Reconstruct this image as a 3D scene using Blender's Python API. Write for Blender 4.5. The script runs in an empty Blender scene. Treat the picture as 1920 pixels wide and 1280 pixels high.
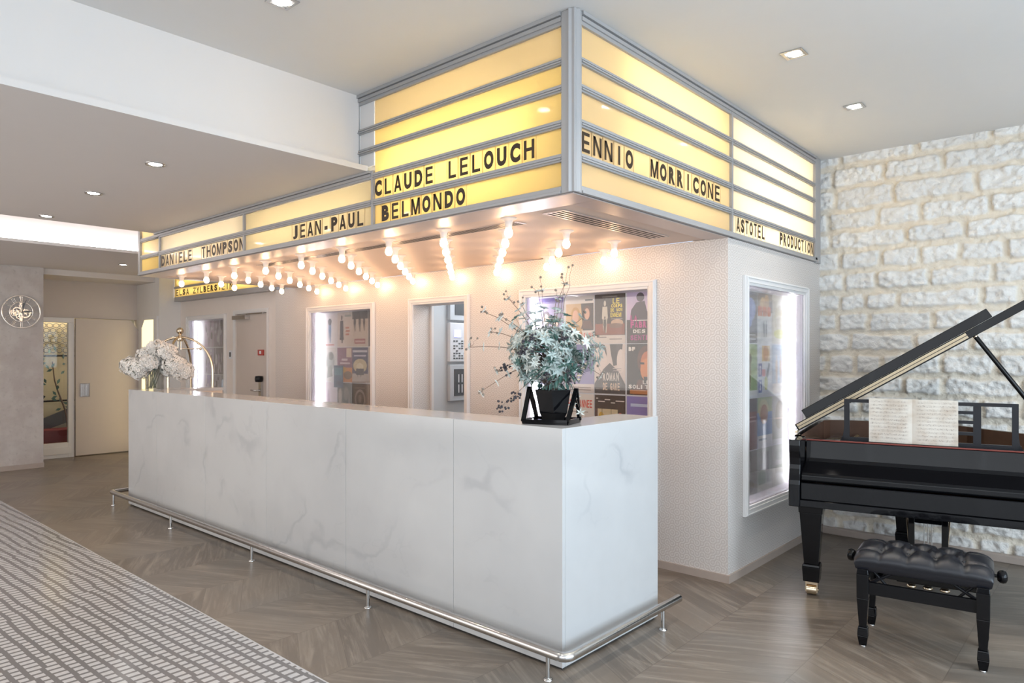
import bpy, math, random
from mathutils import Vector, Matrix
import numpy as np

S = bpy.context.scene
COL = S.collection
PI = math.pi

# ------------------------------------------------------------------ camera
FPX, YAW, V0, CAMH = 1300.0, math.radians(41.78), 663.0, 1.45
cam_d = bpy.data.cameras.new('camera')
cam = bpy.data.objects.new('camera', cam_d)
COL.objects.link(cam)
cam.location = (1.936, -2.512, CAMH)
cam.rotation_euler = (PI / 2, 0, YAW)
cam_d.sensor_width = 36.0
cam_d.lens = FPX / 1920 * 36.0
cam_d.shift_y = (V0 - 640) / 1920 * -1 * -1
cam_d.clip_start = 0.05
S.camera = cam

# ------------------------------------------------------------------ view + world
S.view_settings.view_transform = 'Standard'
S.view_settings.look = 'None'
S.view_settings.gamma = 1.0
S.view_settings.exposure = 1.0
S.view_settings.use_curve_mapping = False
w = bpy.data.worlds.new('world')
S.world = w
w.use_nodes = True
w.node_tree.nodes['Background'].inputs[0].default_value = (0.62, 0.74, 0.95, 1)
w.node_tree.nodes['Background'].inputs[1].default_value = 0.6
try:
    S.cycles.use_denoising = True
    S.cycles.max_bounces = 10
    S.cycles.diffuse_bounces = 5
    S.cycles.glossy_bounces = 5
    S.cycles.transparent_max_bounces = 12
    S.cycles.caustics_reflective = False
    S.cycles.caustics_refractive = False
    S.cycles.sample_clamp_indirect = 6.0
    S.cycles.blur_glossy = 0.5
except Exception:
    pass


def area_light(name, loc, target, sx, sy, power, col):
    d = bpy.data.lights.new(name, 'AREA')
    d.shape = 'RECTANGLE'
    d.size, d.size_y = sx, sy
    d.energy = power
    d.color = col
    o = bpy.data.objects.new(name, d)
    COL.objects.link(o)
    o.location = loc
    v = Vector(target) - Vector(loc)
    o.rotation_euler = v.to_track_quat('-Z', 'Y').to_euler()
    return o


# daylight from area lamps before closed walls, in place of street windows (east side and behind the camera)
area_light('daylight_east', (4.52, -0.9, 1.6), (0, -0.9, 1.5), 5.6, 2.5, 142, (0.70, 0.86, 1.0))
area_light('daylight_street', (2.4, -5.1, 1.6), (2.4, 0, 1.5), 4.4, 2.6, 38, (0.88, 0.94, 1.0))
area_light('fill_left', (-4.6, -5.1, 1.4), (-4.6, 0, 1.5), 6.5, 2.2, 62, (1.0, 0.95, 0.90))  # fill lamp added to brighten the left region


# ------------------------------------------------------------------ materials
def new_mat(name):
    m = bpy.data.materials.new(name)
    m.use_nodes = True
    return m, m.node_tree, m.node_tree.nodes['Principled BSDF']


def N(t, typ, **kw):
    n = t.nodes.new(typ)
    for k, v in kw.items():
        if k.startswith('i_'):
            key = k[2:]
            n.inputs[int(key) if key.isdigit() else key].default_value = v
        else:
            setattr(n, k, v)
    return n


def L(t, a, b):
    t.links.new(a, b)


def math_n(t, op, a, b=None, c=None, clamp=False):
    n = t.nodes.new('ShaderNodeMath')
    n.operation = op
    n.use_clamp = clamp
    for i, x in enumerate((a, b, c)):
        if x is None:
            continue
        if isinstance(x, (int, float)):
            n.inputs[i].default_value = x
        else:
            t.links.new(x, n.inputs[i])
    return n.outputs[0]


def mixc(t, fac, a, b):
    n = t.nodes.new('ShaderNodeMix')
    n.data_type = 'RGBA'
    for idx, x in ((0, fac), (6, a), (7, b)):
        if isinstance(x, (int, float)):
            n.inputs[idx].default_value = x
        elif isinstance(x, (tuple, list)):
            n.inputs[idx].default_value = (x[0], x[1], x[2], 1)
        else:
            t.links.new(x, n.inputs[idx])
    return n.outputs[2]


def ramp(t, fac, a, b):
    n = t.nodes.new('ShaderNodeMapRange')
    n.interpolation_type = 'SMOOTHSTEP'
    t.links.new(fac, n.inputs[0])
    n.inputs[1].default_value = a
    n.inputs[2].default_value = b
    return n.outputs[0]


def objco(t):
    return t.nodes.new('ShaderNodeTexCoord').outputs['Object']


def noise(t, co, scale, detail=3, rough=0.5, dist=0.0, vec_scale=None):
    if vec_scale:
        mp = t.nodes.new('ShaderNodeMapping')
        mp.inputs['Scale'].default_value = vec_scale
        t.links.new(co, mp.inputs[0])
        co = mp.outputs[0]
    n = t.nodes.new('ShaderNodeTexNoise')
    n.inputs['Scale'].default_value = scale
    n.inputs['Detail'].default_value = detail
    n.inputs['Roughness'].default_value = rough
    n.inputs['Distortion'].default_value = dist
    t.links.new(co, n.inputs['Vector'])
    return n.outputs[0]


def bump(t, p, h, strength=0.3, dist=0.01):
    b = t.nodes.new('ShaderNodeBump')
    b.inputs['Strength'].default_value = strength
    b.inputs['Distance'].default_value = dist
    t.links.new(h, b.inputs['Height'])
    t.links.new(b.outputs[0], p.inputs['Normal'])


def simple(name, col, rough=0.5, metal=0.0, coat=0.0, var=0.03, nscale=12, bmp=0.0):
    """plain material with a faint procedural variation"""
    m, t, p = new_mat(name)
    n = noise(t, objco(t), nscale)
    c2 = tuple(max(0, c * (1 - var * 2)) for c in col)
    L(t, mixc(t, n, col, c2), p.inputs['Base Color'])
    p.inputs['Roughness'].default_value = rough
    p.inputs['Metallic'].default_value = metal
    p.inputs['Coat Weight'].default_value = coat
    p.inputs['Coat Roughness'].default_value = 0.03
    if bmp:
        bump(t, p, noise(t, objco(t), nscale * 8), bmp, 0.004)
    return m


def emit(name, col, strength):
    m, t, p = new_mat(name)
    p.inputs['Base Color'].default_value = (0.8, 0.8, 0.8, 1)
    p.inputs['Emission Color'].default_value = (*col, 1)
    p.inputs['Emission Strength'].default_value = strength
    return m


def glass_pane(name, tint=(1, 1, 1), refl=0.06):
    m, t, p = new_mat(name)
    t.nodes.remove(p)
    out = t.nodes['Material Output']
    tr = N(t, 'ShaderNodeBsdfTransparent')
    tr.inputs[0].default_value = (*tint, 1)
    gl = N(t, 'ShaderNodeBsdfGlossy')
    gl.inputs['Roughness'].default_value = 0.02
    lw = N(t, 'ShaderNodeLayerWeight')
    lw.inputs[0].default_value = 0.25
    f = math_n(t, 'MULTIPLY_ADD', lw.outputs['Fresnel'], 0.6, refl * 0.5)
    mx = N(t, 'ShaderNodeMixShader')
    L(t, f, mx.inputs[0])
    L(t, tr.outputs[0], mx.inputs[1])
    L(t, gl.outputs[0], mx.inputs[2])
    L(t, mx.outputs[0], out.inputs[0])
    return m


def acrylic(name, col, trans=0.72):
    """translucent sheet of a light box"""
    m, t, p = new_mat(name)
    t.nodes.remove(p)
    out = t.nodes['Material Output']
    n = noise(t, objco(t), 3.0, 2)
    c2 = tuple(c * 0.96 for c in col)
    cc = mixc(t, n, col, c2)
    tl = N(t, 'ShaderNodeBsdfTranslucent')
    df = N(t, 'ShaderNodeBsdfDiffuse')
    gl = N(t, 'ShaderNodeBsdfGlossy')
    gl.inputs['Roughness'].default_value = 0.06
    L(t, cc, tl.inputs[0])
    L(t, cc, df.inputs[0])
    m1 = N(t, 'ShaderNodeMixShader')
    m1.inputs[0].default_value = 1 - trans
    L(t, tl.outputs[0], m1.inputs[1])
    L(t, df.outputs[0], m1.inputs[2])
    fr = N(t, 'ShaderNodeFresnel')
    fr.inputs[0].default_value = 1.4
    m2 = N(t, 'ShaderNodeMixShader')
    L(t, math_n(t, 'MULTIPLY', fr.outputs[0], 0.6), m2.inputs[0])
    L(t, m1.outputs[0], m2.inputs[1])
    L(t, gl.outputs[0], m2.inputs[2])
    L(t, m2.outputs[0], out.inputs[0])
    return m


def mat_floor():
    m, t, p = new_mat('oak_chevron')
    sp = N(t, 'ShaderNodeSeparateXYZ')
    L(t, objco(t), sp.inputs[0])
    X, Y = sp.outputs[0], sp.outputs[1]
    colw, pw, sl = 0.52, 0.24, 0.55
    xs = math_n(t, 'MULTIPLY_ADD', X, 1 / colw, 0.48)
    ci = math_n(t, 'FLOOR', xs)
    fx = math_n(t, 'SUBTRACT', xs, ci)
    par = math_n(t, 'SUBTRACT', math_n(t, 'MULTIPLY', math_n(t, 'PINGPONG', ci, 1.0), 2.0), 1.0)
    sh = math_n(t, 'MULTIPLY', math_n(t, 'MULTIPLY', fx, par), sl * colw)
    s2 = math_n(t, 'MULTIPLY_ADD', par, 0.5 * sl * colw, Y)
    yy = math_n(t, 'SUBTRACT', s2, sh)
    ys = math_n(t, 'DIVIDE', yy, pw)
    ri = math_n(t, 'FLOOR', ys)
    fy = math_n(t, 'SUBTRACT', ys, ri)
    cmb = N(t, 'ShaderNodeCombineXYZ')
    L(t, ci, cmb.inputs[0])
    L(t, ri, cmb.inputs[1])
    wn = N(t, 'ShaderNodeTexWhiteNoise', noise_dimensions='2D')
    L(t, cmb.outputs[0], wn.inputs['Vector'])
    # grain runs along each plank: coordinates (along, across)
    g = N(t, 'ShaderNodeCombineXYZ')
    L(t, math_n(t, 'MULTIPLY', X, 2.2), g.inputs[0])
    L(t, math_n(t, 'MULTIPLY', yy, 17.0), g.inputs[1])
    L(t, math_n(t, 'MULTIPLY', wn.outputs[0], 40.0), g.inputs[2])
    g1 = noise(t, g.outputs[0], 1.0, 6, 0.65, 1.2)
    g2 = noise(t, g.outputs[0], 0.35, 3, 0.5, 1.8)
    base = mixc(t, wn.outputs[0], (0.125, 0.100, 0.080), (0.235, 0.190, 0.150))
    base = mixc(t, math_n(t, 'MULTIPLY', g2, 0.7), base, (0.115, 0.092, 0.072))
    gr = ramp(t, g1, 0.42, 0.72)
    c = mixc(t, math_n(t, 'MULTIPLY', gr, 0.8), base, (0.285, 0.24, 0.195))
    big = noise(t, objco(t), 1.3, 2)
    c = mixc(t, math_n(t, 'MULTIPLY', ramp(t, big, 0.45, 0.7), 0.45), c, (0.155, 0.15, 0.14))
    e1 = math_n(t, 'LESS_THAN', fy, 0.016)
    e2 = math_n(t, 'LESS_THAN', fx, 0.008)
    edge = math_n(t, 'MAXIMUM', e1, e2)
    c = mixc(t, math_n(t, 'MULTIPLY', edge, 0.45), c, (0.075, 0.057, 0.045))
    L(t, c, p.inputs['Base Color'])
    L(t, math_n(t, 'MULTIPLY_ADD', g1, 0.18, 0.26), p.inputs['Roughness'])
    bump(t, p, g1, 0.12, 0.003)
    return m


def mat_mosaic():
    m, t, p = new_mat('mosaic_dashes')
    sp = N(t, 'ShaderNodeSeparateXYZ')
    L(t, objco(t), sp.inputs[0])
    X, Y = sp.outputs[0], sp.outputs[1]
    px, py = 0.050, 0.066
    xs = math_n(t, 'DIVIDE', X, px)
    xi = math_n(t, 'FLOOR', xs)
    fx = math_n(t, 'SUBTRACT', xs, xi)
    cb = N(t, 'ShaderNodeCombineXYZ')
    L(t, math_n(t, 'MULTIPLY', xi, 0.10), cb.inputs[0])
    L(t, math_n(t, 'MULTIPLY', Y, 1.0), cb.inputs[1])
    nz = noise(t, cb.outputs[0], 1.0, 2)
    cb2 = N(t, 'ShaderNodeCombineXYZ')
    ycol = math_n(t, 'FLOOR', math_n(t, 'DIVIDE', math_n(t, 'MULTIPLY_ADD', X, -0.039, Y), py))
    L(t, math_n(t, 'FLOOR', math_n(t, 'MULTIPLY_ADD', ycol, 0.37, math_n(t, 'MULTIPLY', xi, 0.15))), cb2.inputs[0])
    L(t, ycol, cb2.inputs[1])
    wn = N(t, 'ShaderNodeTexWhiteNoise', noise_dimensions='2D')
    L(t, cb2.outputs[0], wn.inputs['Vector'])
    sh = math_n(t, 'ADD', math_n(t, 'MULTIPLY', nz, 0.045), math_n(t, 'MULTIPLY', wn.outputs[0], 0.018))
    ysh = math_n(t, 'ADD', math_n(t, 'ADD', Y, sh), math_n(t, 'MULTIPLY', X, -0.039))
    ys = math_n(t, 'DIVIDE', ysh, py)
    fy = math_n(t, 'SUBTRACT', ys, math_n(t, 'FLOOR', ys))
    d = math_n(t, 'MULTIPLY', math_n(t, 'LESS_THAN', fx, 0.66), math_n(t, 'LESS_THAN', fy, 0.66))
    rim = math_n(t, 'GREATER_THAN', Y, -0.778)
    d = math_n(t, 'MAXIMUM', d, rim)
    n2 = noise(t, objco(t), 60, 2)
    c = mixc(t, d, (0.165, 0.158, 0.158), mixc(t, n2, (0.44, 0.43, 0.43), (0.52, 0.51, 0.52)))
    L(t, c, p.inputs['Base Color'])
    p.inputs['Roughness'].default_value = 0.16
    bump(t, p, math_n(t, 'ADD', d, noise(t, objco(t), 18, 2)), 0.06, 0.003)
    return m


def mat_wallpaper():
    m, t, p = new_mat('wallpaper')
    sp = N(t, 'ShaderNodeSeparateXYZ')
    L(t, objco(t), sp.inputs[0])
    gn = N(t, 'ShaderNodeSeparateXYZ')
    L(t, N(t, 'ShaderNodeNewGeometry').outputs['True Normal'], gn.inputs[0])
    side = math_n(t, 'GREATER_THAN', math_n(t, 'ABSOLUTE', gn.outputs[0]), 0.5)
    A = math_n(t, 'ADD', math_n(t, 'MULTIPLY', sp.outputs[1], side), math_n(t, 'MULTIPLY', sp.outputs[0], math_n(t, 'SUBTRACT', 1.0, side)))
    B = sp.outputs[2]
    s = 0.036
    a = math_n(t, 'DIVIDE', A, s)
    b = math_n(t, 'DIVIDE', B, s)
    ai, bi = math_n(t, 'FLOOR', a), math_n(t, 'FLOOR', b)
    fa = math_n(t, 'SUBTRACT', math_n(t, 'SUBTRACT', a, ai), 0.5)
    fb = math_n(t, 'SUBTRACT', math_n(t, 'SUBTRACT', b, bi), 0.5)
    cb = N(t, 'ShaderNodeCombineXYZ')
    L(t, ai, cb.inputs[0])
    L(t, bi, cb.inputs[1])
    wn = N(t, 'ShaderNodeTexWhiteNoise', noise_dimensions='2D')
    L(t, cb.outputs[0], wn.inputs['Vector'])
    fl = math_n(t, 'MULTIPLY_ADD', math_n(t, 'GREATER_THAN', wn.outputs[0], 0.5), 2.0, -1.0)
    fa = math_n(t, 'MULTIPLY', fa, fl)

    def dist(o):
        u = math_n(t, 'ADD', fa, o)
        v = math_n(t, 'ADD', fb, o)
        return math_n(t, 'SQRT', math_n(t, 'ADD', math_n(t, 'MULTIPLY', u, u), math_n(t, 'MULTIPLY', v, v)))
    d = math_n(t, 'MINIMUM', dist(0.5), dist(-0.5))
    wv = math_n(t, 'SINE', math_n(t, 'MULTIPLY', d, 2 * PI * 2.5))
    pat = ramp(t, wv, -0.25, 0.45)
    grid = math_n(t, 'MAXIMUM', math_n(t, 'GREATER_THAN', math_n(t, 'ABSOLUTE', fa), 0.47),
                  math_n(t, 'GREATER_THAN', math_n(t, 'ABSOLUTE', fb), 0.47))
    pat = math_n(t, 'MULTIPLY', pat, math_n(t, 'SUBTRACT', 1.0, math_n(t, 'MULTIPLY', grid, 0.7)))
    c = mixc(t, pat, (0.60, 0.55, 0.52), (0.72, 0.68, 0.65))
    L(t, c, p.inputs['Base Color'])
    L(t, math_n(t, 'MULTIPLY_ADD', pat, -0.2, 0.55), p.inputs['Roughness'])
    p.inputs['Metallic'].default_value = 0.12
    bump(t, p, pat, 0.25, 0.0015)
    return m


def mat_marble():
    m, t, p = new_mat('white_marble')
    co = objco(t)
    n0 = noise(t, co, 1.1, 4, 0.55)
    off = N(t, 'ShaderNodeVectorMath', operation='MULTIPLY_ADD')
    n0c = N(t, 'ShaderNodeTexNoise')
    n0c.inputs['Scale'].default_value = 1.6
    n0c.inputs['Detail'].default_value = 5
    L(t, co, n0c.inputs['Vector'])
    L(t, n0c.outputs[1], off.inputs[0])
    off.inputs[1].default_value = (0.7, 0.7, 0.7)
    L(t, co, off.inputs[2])
    v1 = noise(t, off.outputs[0], 0.85, 3, 0.45)
    vein = math_n(t, 'ABSOLUTE', math_n(t, 'SUBTRACT', v1, 0.5))
    vm = math_n(t, 'SUBTRACT', 1.0, ramp(t, vein, 0.0, 0.016))
    v2 = noise(t, off.outputs[0], 2.3, 3, 0.5)
    vm2 = math_n(t, 'SUBTRACT', 1.0, ramp(t, math_n(t, 'ABSOLUTE', math_n(t, 'SUBTRACT', v2, 0.52)), 0.0, 0.012))
    br = ramp(t, noise(t, co, 2.2, 2), 0.42, 0.62)
    vm = math_n(t, 'MULTIPLY', vm, br)
    vm2 = math_n(t, 'MULTIPLY', math_n(t, 'MULTIPLY', vm2, br), 0.4)
    cloud = ramp(t, n0, 0.35, 0.7)
    c = mixc(t, cloud, (0.56, 0.56, 0.56), (0.50, 0.50, 0.505))
    c = mixc(t, math_n(t, 'MULTIPLY', math_n(t, 'MAXIMUM', vm, vm2), 0.4), c, (0.36, 0.36, 0.38))
    L(t, c, p.inputs['Base Color'])
    p.inputs['Roughness'].default_value = 0.13
    return m


def mat_stone():
    m, t, p = new_mat('rough_limestone')
    co = objco(t)
    at = N(t, 'ShaderNodeAttribute', attribute_name='mortar')
    tint = N(t, 'ShaderNodeAttribute', attribute_name='tint')
    n1 = noise(t, co, 26, 5, 0.65)
    n2 = noise(t, co, 5, 3)
    c = mixc(t, tint.outputs['Fac'], (0.84, 0.81, 0.77), (0.72, 0.70, 0.675))
    c = mixc(t, math_n(t, 'MULTIPLY', ramp(t, n1, 0.48, 0.72), 0.45), c, (0.55, 0.53, 0.51))
    c = mixc(t, math_n(t, 'MULTIPLY', n2, 0.25), c, (0.84, 0.79, 0.73))
    c = mixc(t, at.outputs['Fac'], c, (0.74, 0.66, 0.55))
    L(t, c, p.inputs['Base Color'])
    p.inputs['Roughness'].default_value = 0.9
    bump(t, p, math_n(t, 'ADD', n1, noise(t, co, 90, 3, 0.6)), 0.55, 0.012)
    return m


def mat_plaster():
    m, t, p = new_mat('mottled_plaster')
    co = objco(t)
    n1 = noise(t, co, 3.5, 5, 0.6)
    n2 = noise(t, co, 22, 4, 0.6)
    c = mixc(t, ramp(t, n1, 0.35, 0.65), (0.47, 0.42, 0.395), (0.56, 0.52, 0.49))
    c = mixc(t, math_n(t, 'MULTIPLY', ramp(t, n2, 0.55, 0.75), 0.5), c, (0.36, 0.32, 0.30))
    L(t, c, p.inputs['Base Color'])
    p.inputs['Roughness'].default_value = 0.7
    bump(t, p, n2, 0.3, 0.004)
    return m


def mat_vcol():
    m, t, p = new_mat('printed_paper')
    at = N(t, 'ShaderNodeAttribute', attribute_name='ink')
    n = noise(t, objco(t), 55, 3)
    c = mixc(t, math_n(t, 'MULTIPLY', ramp(t, n, 0.5, 0.8), 0.12), at.outputs['Color'], (0.5, 0.48, 0.46))
    L(t, c, p.inputs['Base Color'])
    p.inputs['Roughness'].default_value = 0.55
    return m


def mat_music():
    m, t, p = new_mat('printed_music')
    sp = N(t, 'ShaderNodeSeparateXYZ')
    L(t, objco(t), sp.inputs[0])
    X, Z = sp.outputs[0], sp.outputs[2]
    s = math_n(t, 'FRACT', math_n(t, 'MULTIPLY', Z, 46.0))
    stave = math_n(t, 'LESS_THAN', s, 0.55)
    ln = math_n(t, 'LESS_THAN', math_n(t, 'FRACT', math_n(t, 'MULTIPLY', s, 9.0)), 0.4)
    nn = N(t, 'ShaderNodeTexNoise')
    nn.inputs['Scale'].default_value = 170
    L(t, objco(t), nn.inputs['Vector'])
    notes = math_n(t, 'GREATER_THAN', nn.outputs[0], 0.57)
    ink = math_n(t, 'MULTIPLY', stave, math_n(t, 'MAXIMUM', math_n(t, 'MULTIPLY', ln, 0.6), notes))
    at = N(t, 'ShaderNodeAttribute', attribute_name='margin')
    ink = math_n(t, 'MULTIPLY', ink, at.outputs['Fac'])
    age = noise(t, objco(t), 14, 3)
    base = mixc(t, ramp(t, age, 0.4, 0.75), (0.62, 0.57, 0.50), (0.52, 0.44, 0.36))
    L(t, mixc(t, math_n(t, 'MULTIPLY', ink, 0.6), base, (0.25, 0.20, 0.17)), p.inputs['Base Color'])
    p.inputs['Roughness'].default_value = 0.8
    return m


M = {}
M['floor'] = mat_floor()
M['mosaic'] = mat_mosaic()
M['wp_x'] = M['wp_y'] = mat_wallpaper()
M['marble'] = mat_marble()
M['stone'] = mat_stone()
M['plaster'] = mat_plaster()
M['paper'] = mat_vcol()
M['music'] = mat_music()
M['ceiling'] = simple('ceiling_paint', (0.72, 0.705, 0.69), 0.75, var=0.01)
M['ceiling_low'] = simple('ceiling_paint_low', (0.68, 0.635, 0.605), 0.7, var=0.01)
M['wall'] = simple('wall_paint', (0.76, 0.69, 0.64), 0.7, var=0.02)
M['wall_white'] = simple('wall_paint_white', (0.74, 0.72, 0.70), 0.7, var=0.01)
M['wall_back_room'] = simple('wall_paint_grey', (0.42, 0.40, 0.38), 0.8, var=0.02)
M['door'] = simple('door_paint', (0.58, 0.51, 0.46), 0.5, var=0.02)
M['frame'] = simple('frame_lacquer', (0.74, 0.72, 0.71), 0.35, var=0.01)
M['alu'] = simple('satin_aluminium', (0.41, 0.40, 0.40), 0.42, metal=0.25, var=0.02)
M['alu_strip'] = simple('brushed_strip', (0.60, 0.52, 0.49), 0.38, metal=0.55, var=0.02)
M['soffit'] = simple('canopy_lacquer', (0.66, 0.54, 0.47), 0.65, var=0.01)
M['base'] = simple('baseboard_wood', (0.44, 0.36, 0.31), 0.5, var=0.08)
M['steel'] = simple('polished_steel', (0.62, 0.61, 0.60), 0.18, metal=1.0, var=0.02)
M['brass'] = simple('polished_brass', (0.80, 0.66, 0.48), 0.18, metal=1.0, var=0.02)
M['chrome'] = simple('clock_chrome', (0.86, 0.79, 0.72), 0.2, metal=0.45, var=0.02)
M['black_gloss'] = simple('piano_black', (0.004, 0.004, 0.005), 0.06, coat=0.08, var=0.0)
for _m, _s in ((M['black_gloss'], 0.22),):
    _m.node_tree.nodes['Principled BSDF'].inputs['Specular IOR Level'].default_value = _s
M['black_satin'] = simple('black_satin', (0.012, 0.012, 0.015), 0.3, var=0.0)
M['black_satin'].node_tree.nodes['Principled BSDF'].inputs['Specular IOR Level'].default_value = 0.25
M['leather'] = simple('black_leather', (0.010, 0.011, 0.016), 0.30, var=0.1, nscale=60, bmp=0.15)
M['tan_strip'] = simple('edge_reflection', (0.50, 0.40, 0.27), 0.35, metal=0.4, var=0.1)  # tan colour stands for the reflection in the glossy lid edge
M['mahogany'] = simple('mahogany', (0.20, 0.105, 0.07), 0.25, var=0.15)
M['gold_plate'] = simple('iron_plate_gold', (0.50, 0.36, 0.17), 0.35, metal=0.6, var=0.05)
M['felt'] = simple('red_felt', (0.20, 0.045, 0.035), 0.95, var=0.1)
M['porcelain'] = simple('porcelain', (0.72, 0.66, 0.62), 0.3, var=0.01)
M['bulb'] = emit('bulb_glow', (1.0, 0.64, 0.36), 18)
M['led'] = emit('led_strip', (0.93, 0.94, 1.0), 36)
M['cove_led'] = emit('cove_led', (1.0, 0.95, 0.97), 9)
M['down'] = emit('downlight_lens', (1.0, 0.97, 0.92), 30)
M['tube'] = emit('sign_tube', (1.0, 0.92, 0.76), 15)
M['amber'] = acrylic('acrylic_amber', (0.98, 0.83, 0.46))
M['cream'] = acrylic('acrylic_cream', (0.96, 0.83, 0.58))
M['straw'] = acrylic('acrylic_straw', (0.97, 0.87, 0.65))
M['pale'] = acrylic('acrylic_pale', (0.96, 0.88, 0.74))
M['letter'] = simple('letter_black', (0.035, 0.018, 0.006), 0.45, var=0.05)
M['tile'] = acrylic('letter_tile_edge', (0.80, 0.66, 0.42))
M['dark'] = simple('dark_gap', (0.03, 0.027, 0.025), 0.8, var=0.0)
M['glass'] = glass_pane('clear_glass')
M['thin_glass'] = glass_pane('vase_glass', (0.97, 0.98, 0.97), 0.0)
M['box_white'] = simple('box_white', (0.85, 0.85, 0.84), 0.6, var=0.0)
M['case_in'] = simple('case_lining', (0.52, 0.48, 0.52), 0.6, var=0.02)
M['petal'] = simple('hydrangea_petal', (0.82, 0.79, 0.75), 0.7, var=0.05, nscale=30)
M['petal_in'] = simple('hydrangea_core', (0.42, 0.43, 0.36), 0.8, var=0.1, nscale=40)
M['leaf'] = simple('silver_leaf', (0.56, 0.64, 0.61), 0.55, var=0.12, nscale=30)
M['leaf2'] = simple('pale_leaf', (0.72, 0.74, 0.69), 0.55, var=0.1, nscale=30)
M['leaf3'] = simple('deep_leaf', (0.10, 0.20, 0.17), 0.5, var=0.2, nscale=30)
M['stem'] = simple('stem_green', (0.20, 0.22, 0.15), 0.6, var=0.1)
M['twig'] = simple('twig_brown', (0.20, 0.14, 0.11), 0.7, var=0.1)
M['berry'] = simple('dark_berry', (0.045, 0.04, 0.05), 0.3, var=0.1)
M['bud'] = simple('seed_bud', (0.26, 0.22, 0.18), 0.6, var=0.1)
M['pale_wood'] = simple('pale_wood', (0.70, 0.58, 0.48), 0.45, var=0.06)
M['grey_lit'] = simple('corridor_grey', (0.60, 0.62, 0.64), 0.5, var=0.02)
M['panel_grey'] = simple('panel_grey', (0.55, 0.57, 0.60), 0.45, var=0.02)
M['panel_dark'] = simple('panel_dark', (0.10, 0.105, 0.11), 0.4, var=0.05)
M['panel_white'] = simple('panel_white', (0.72, 0.73, 0.76), 0.5, var=0.01)
M['screen'] = emit('blue_screen', (0.25, 0.27, 0.85), 0.9)
M['red_sign'] = simple('red_sign', (0.42, 0.06, 0.05), 0.5, var=0.02)
M['yellow_wall'] = emit('lit_yellow_panel', (1.0, 0.80, 0.38), 0.75)
M['stair_wall'] = simple('stair_cream', (0.62, 0.54, 0.34), 0.6, var=0.03)
M['red_dark'] = simple('red_dark', (0.22, 0.04, 0.045), 0.6, var=0.1)
M['blueglass'] = simple('blue_print', (0.22, 0.34, 0.45), 0.4, var=0.1)

# ------------------------------------------------------------------ mesh builder


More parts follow.
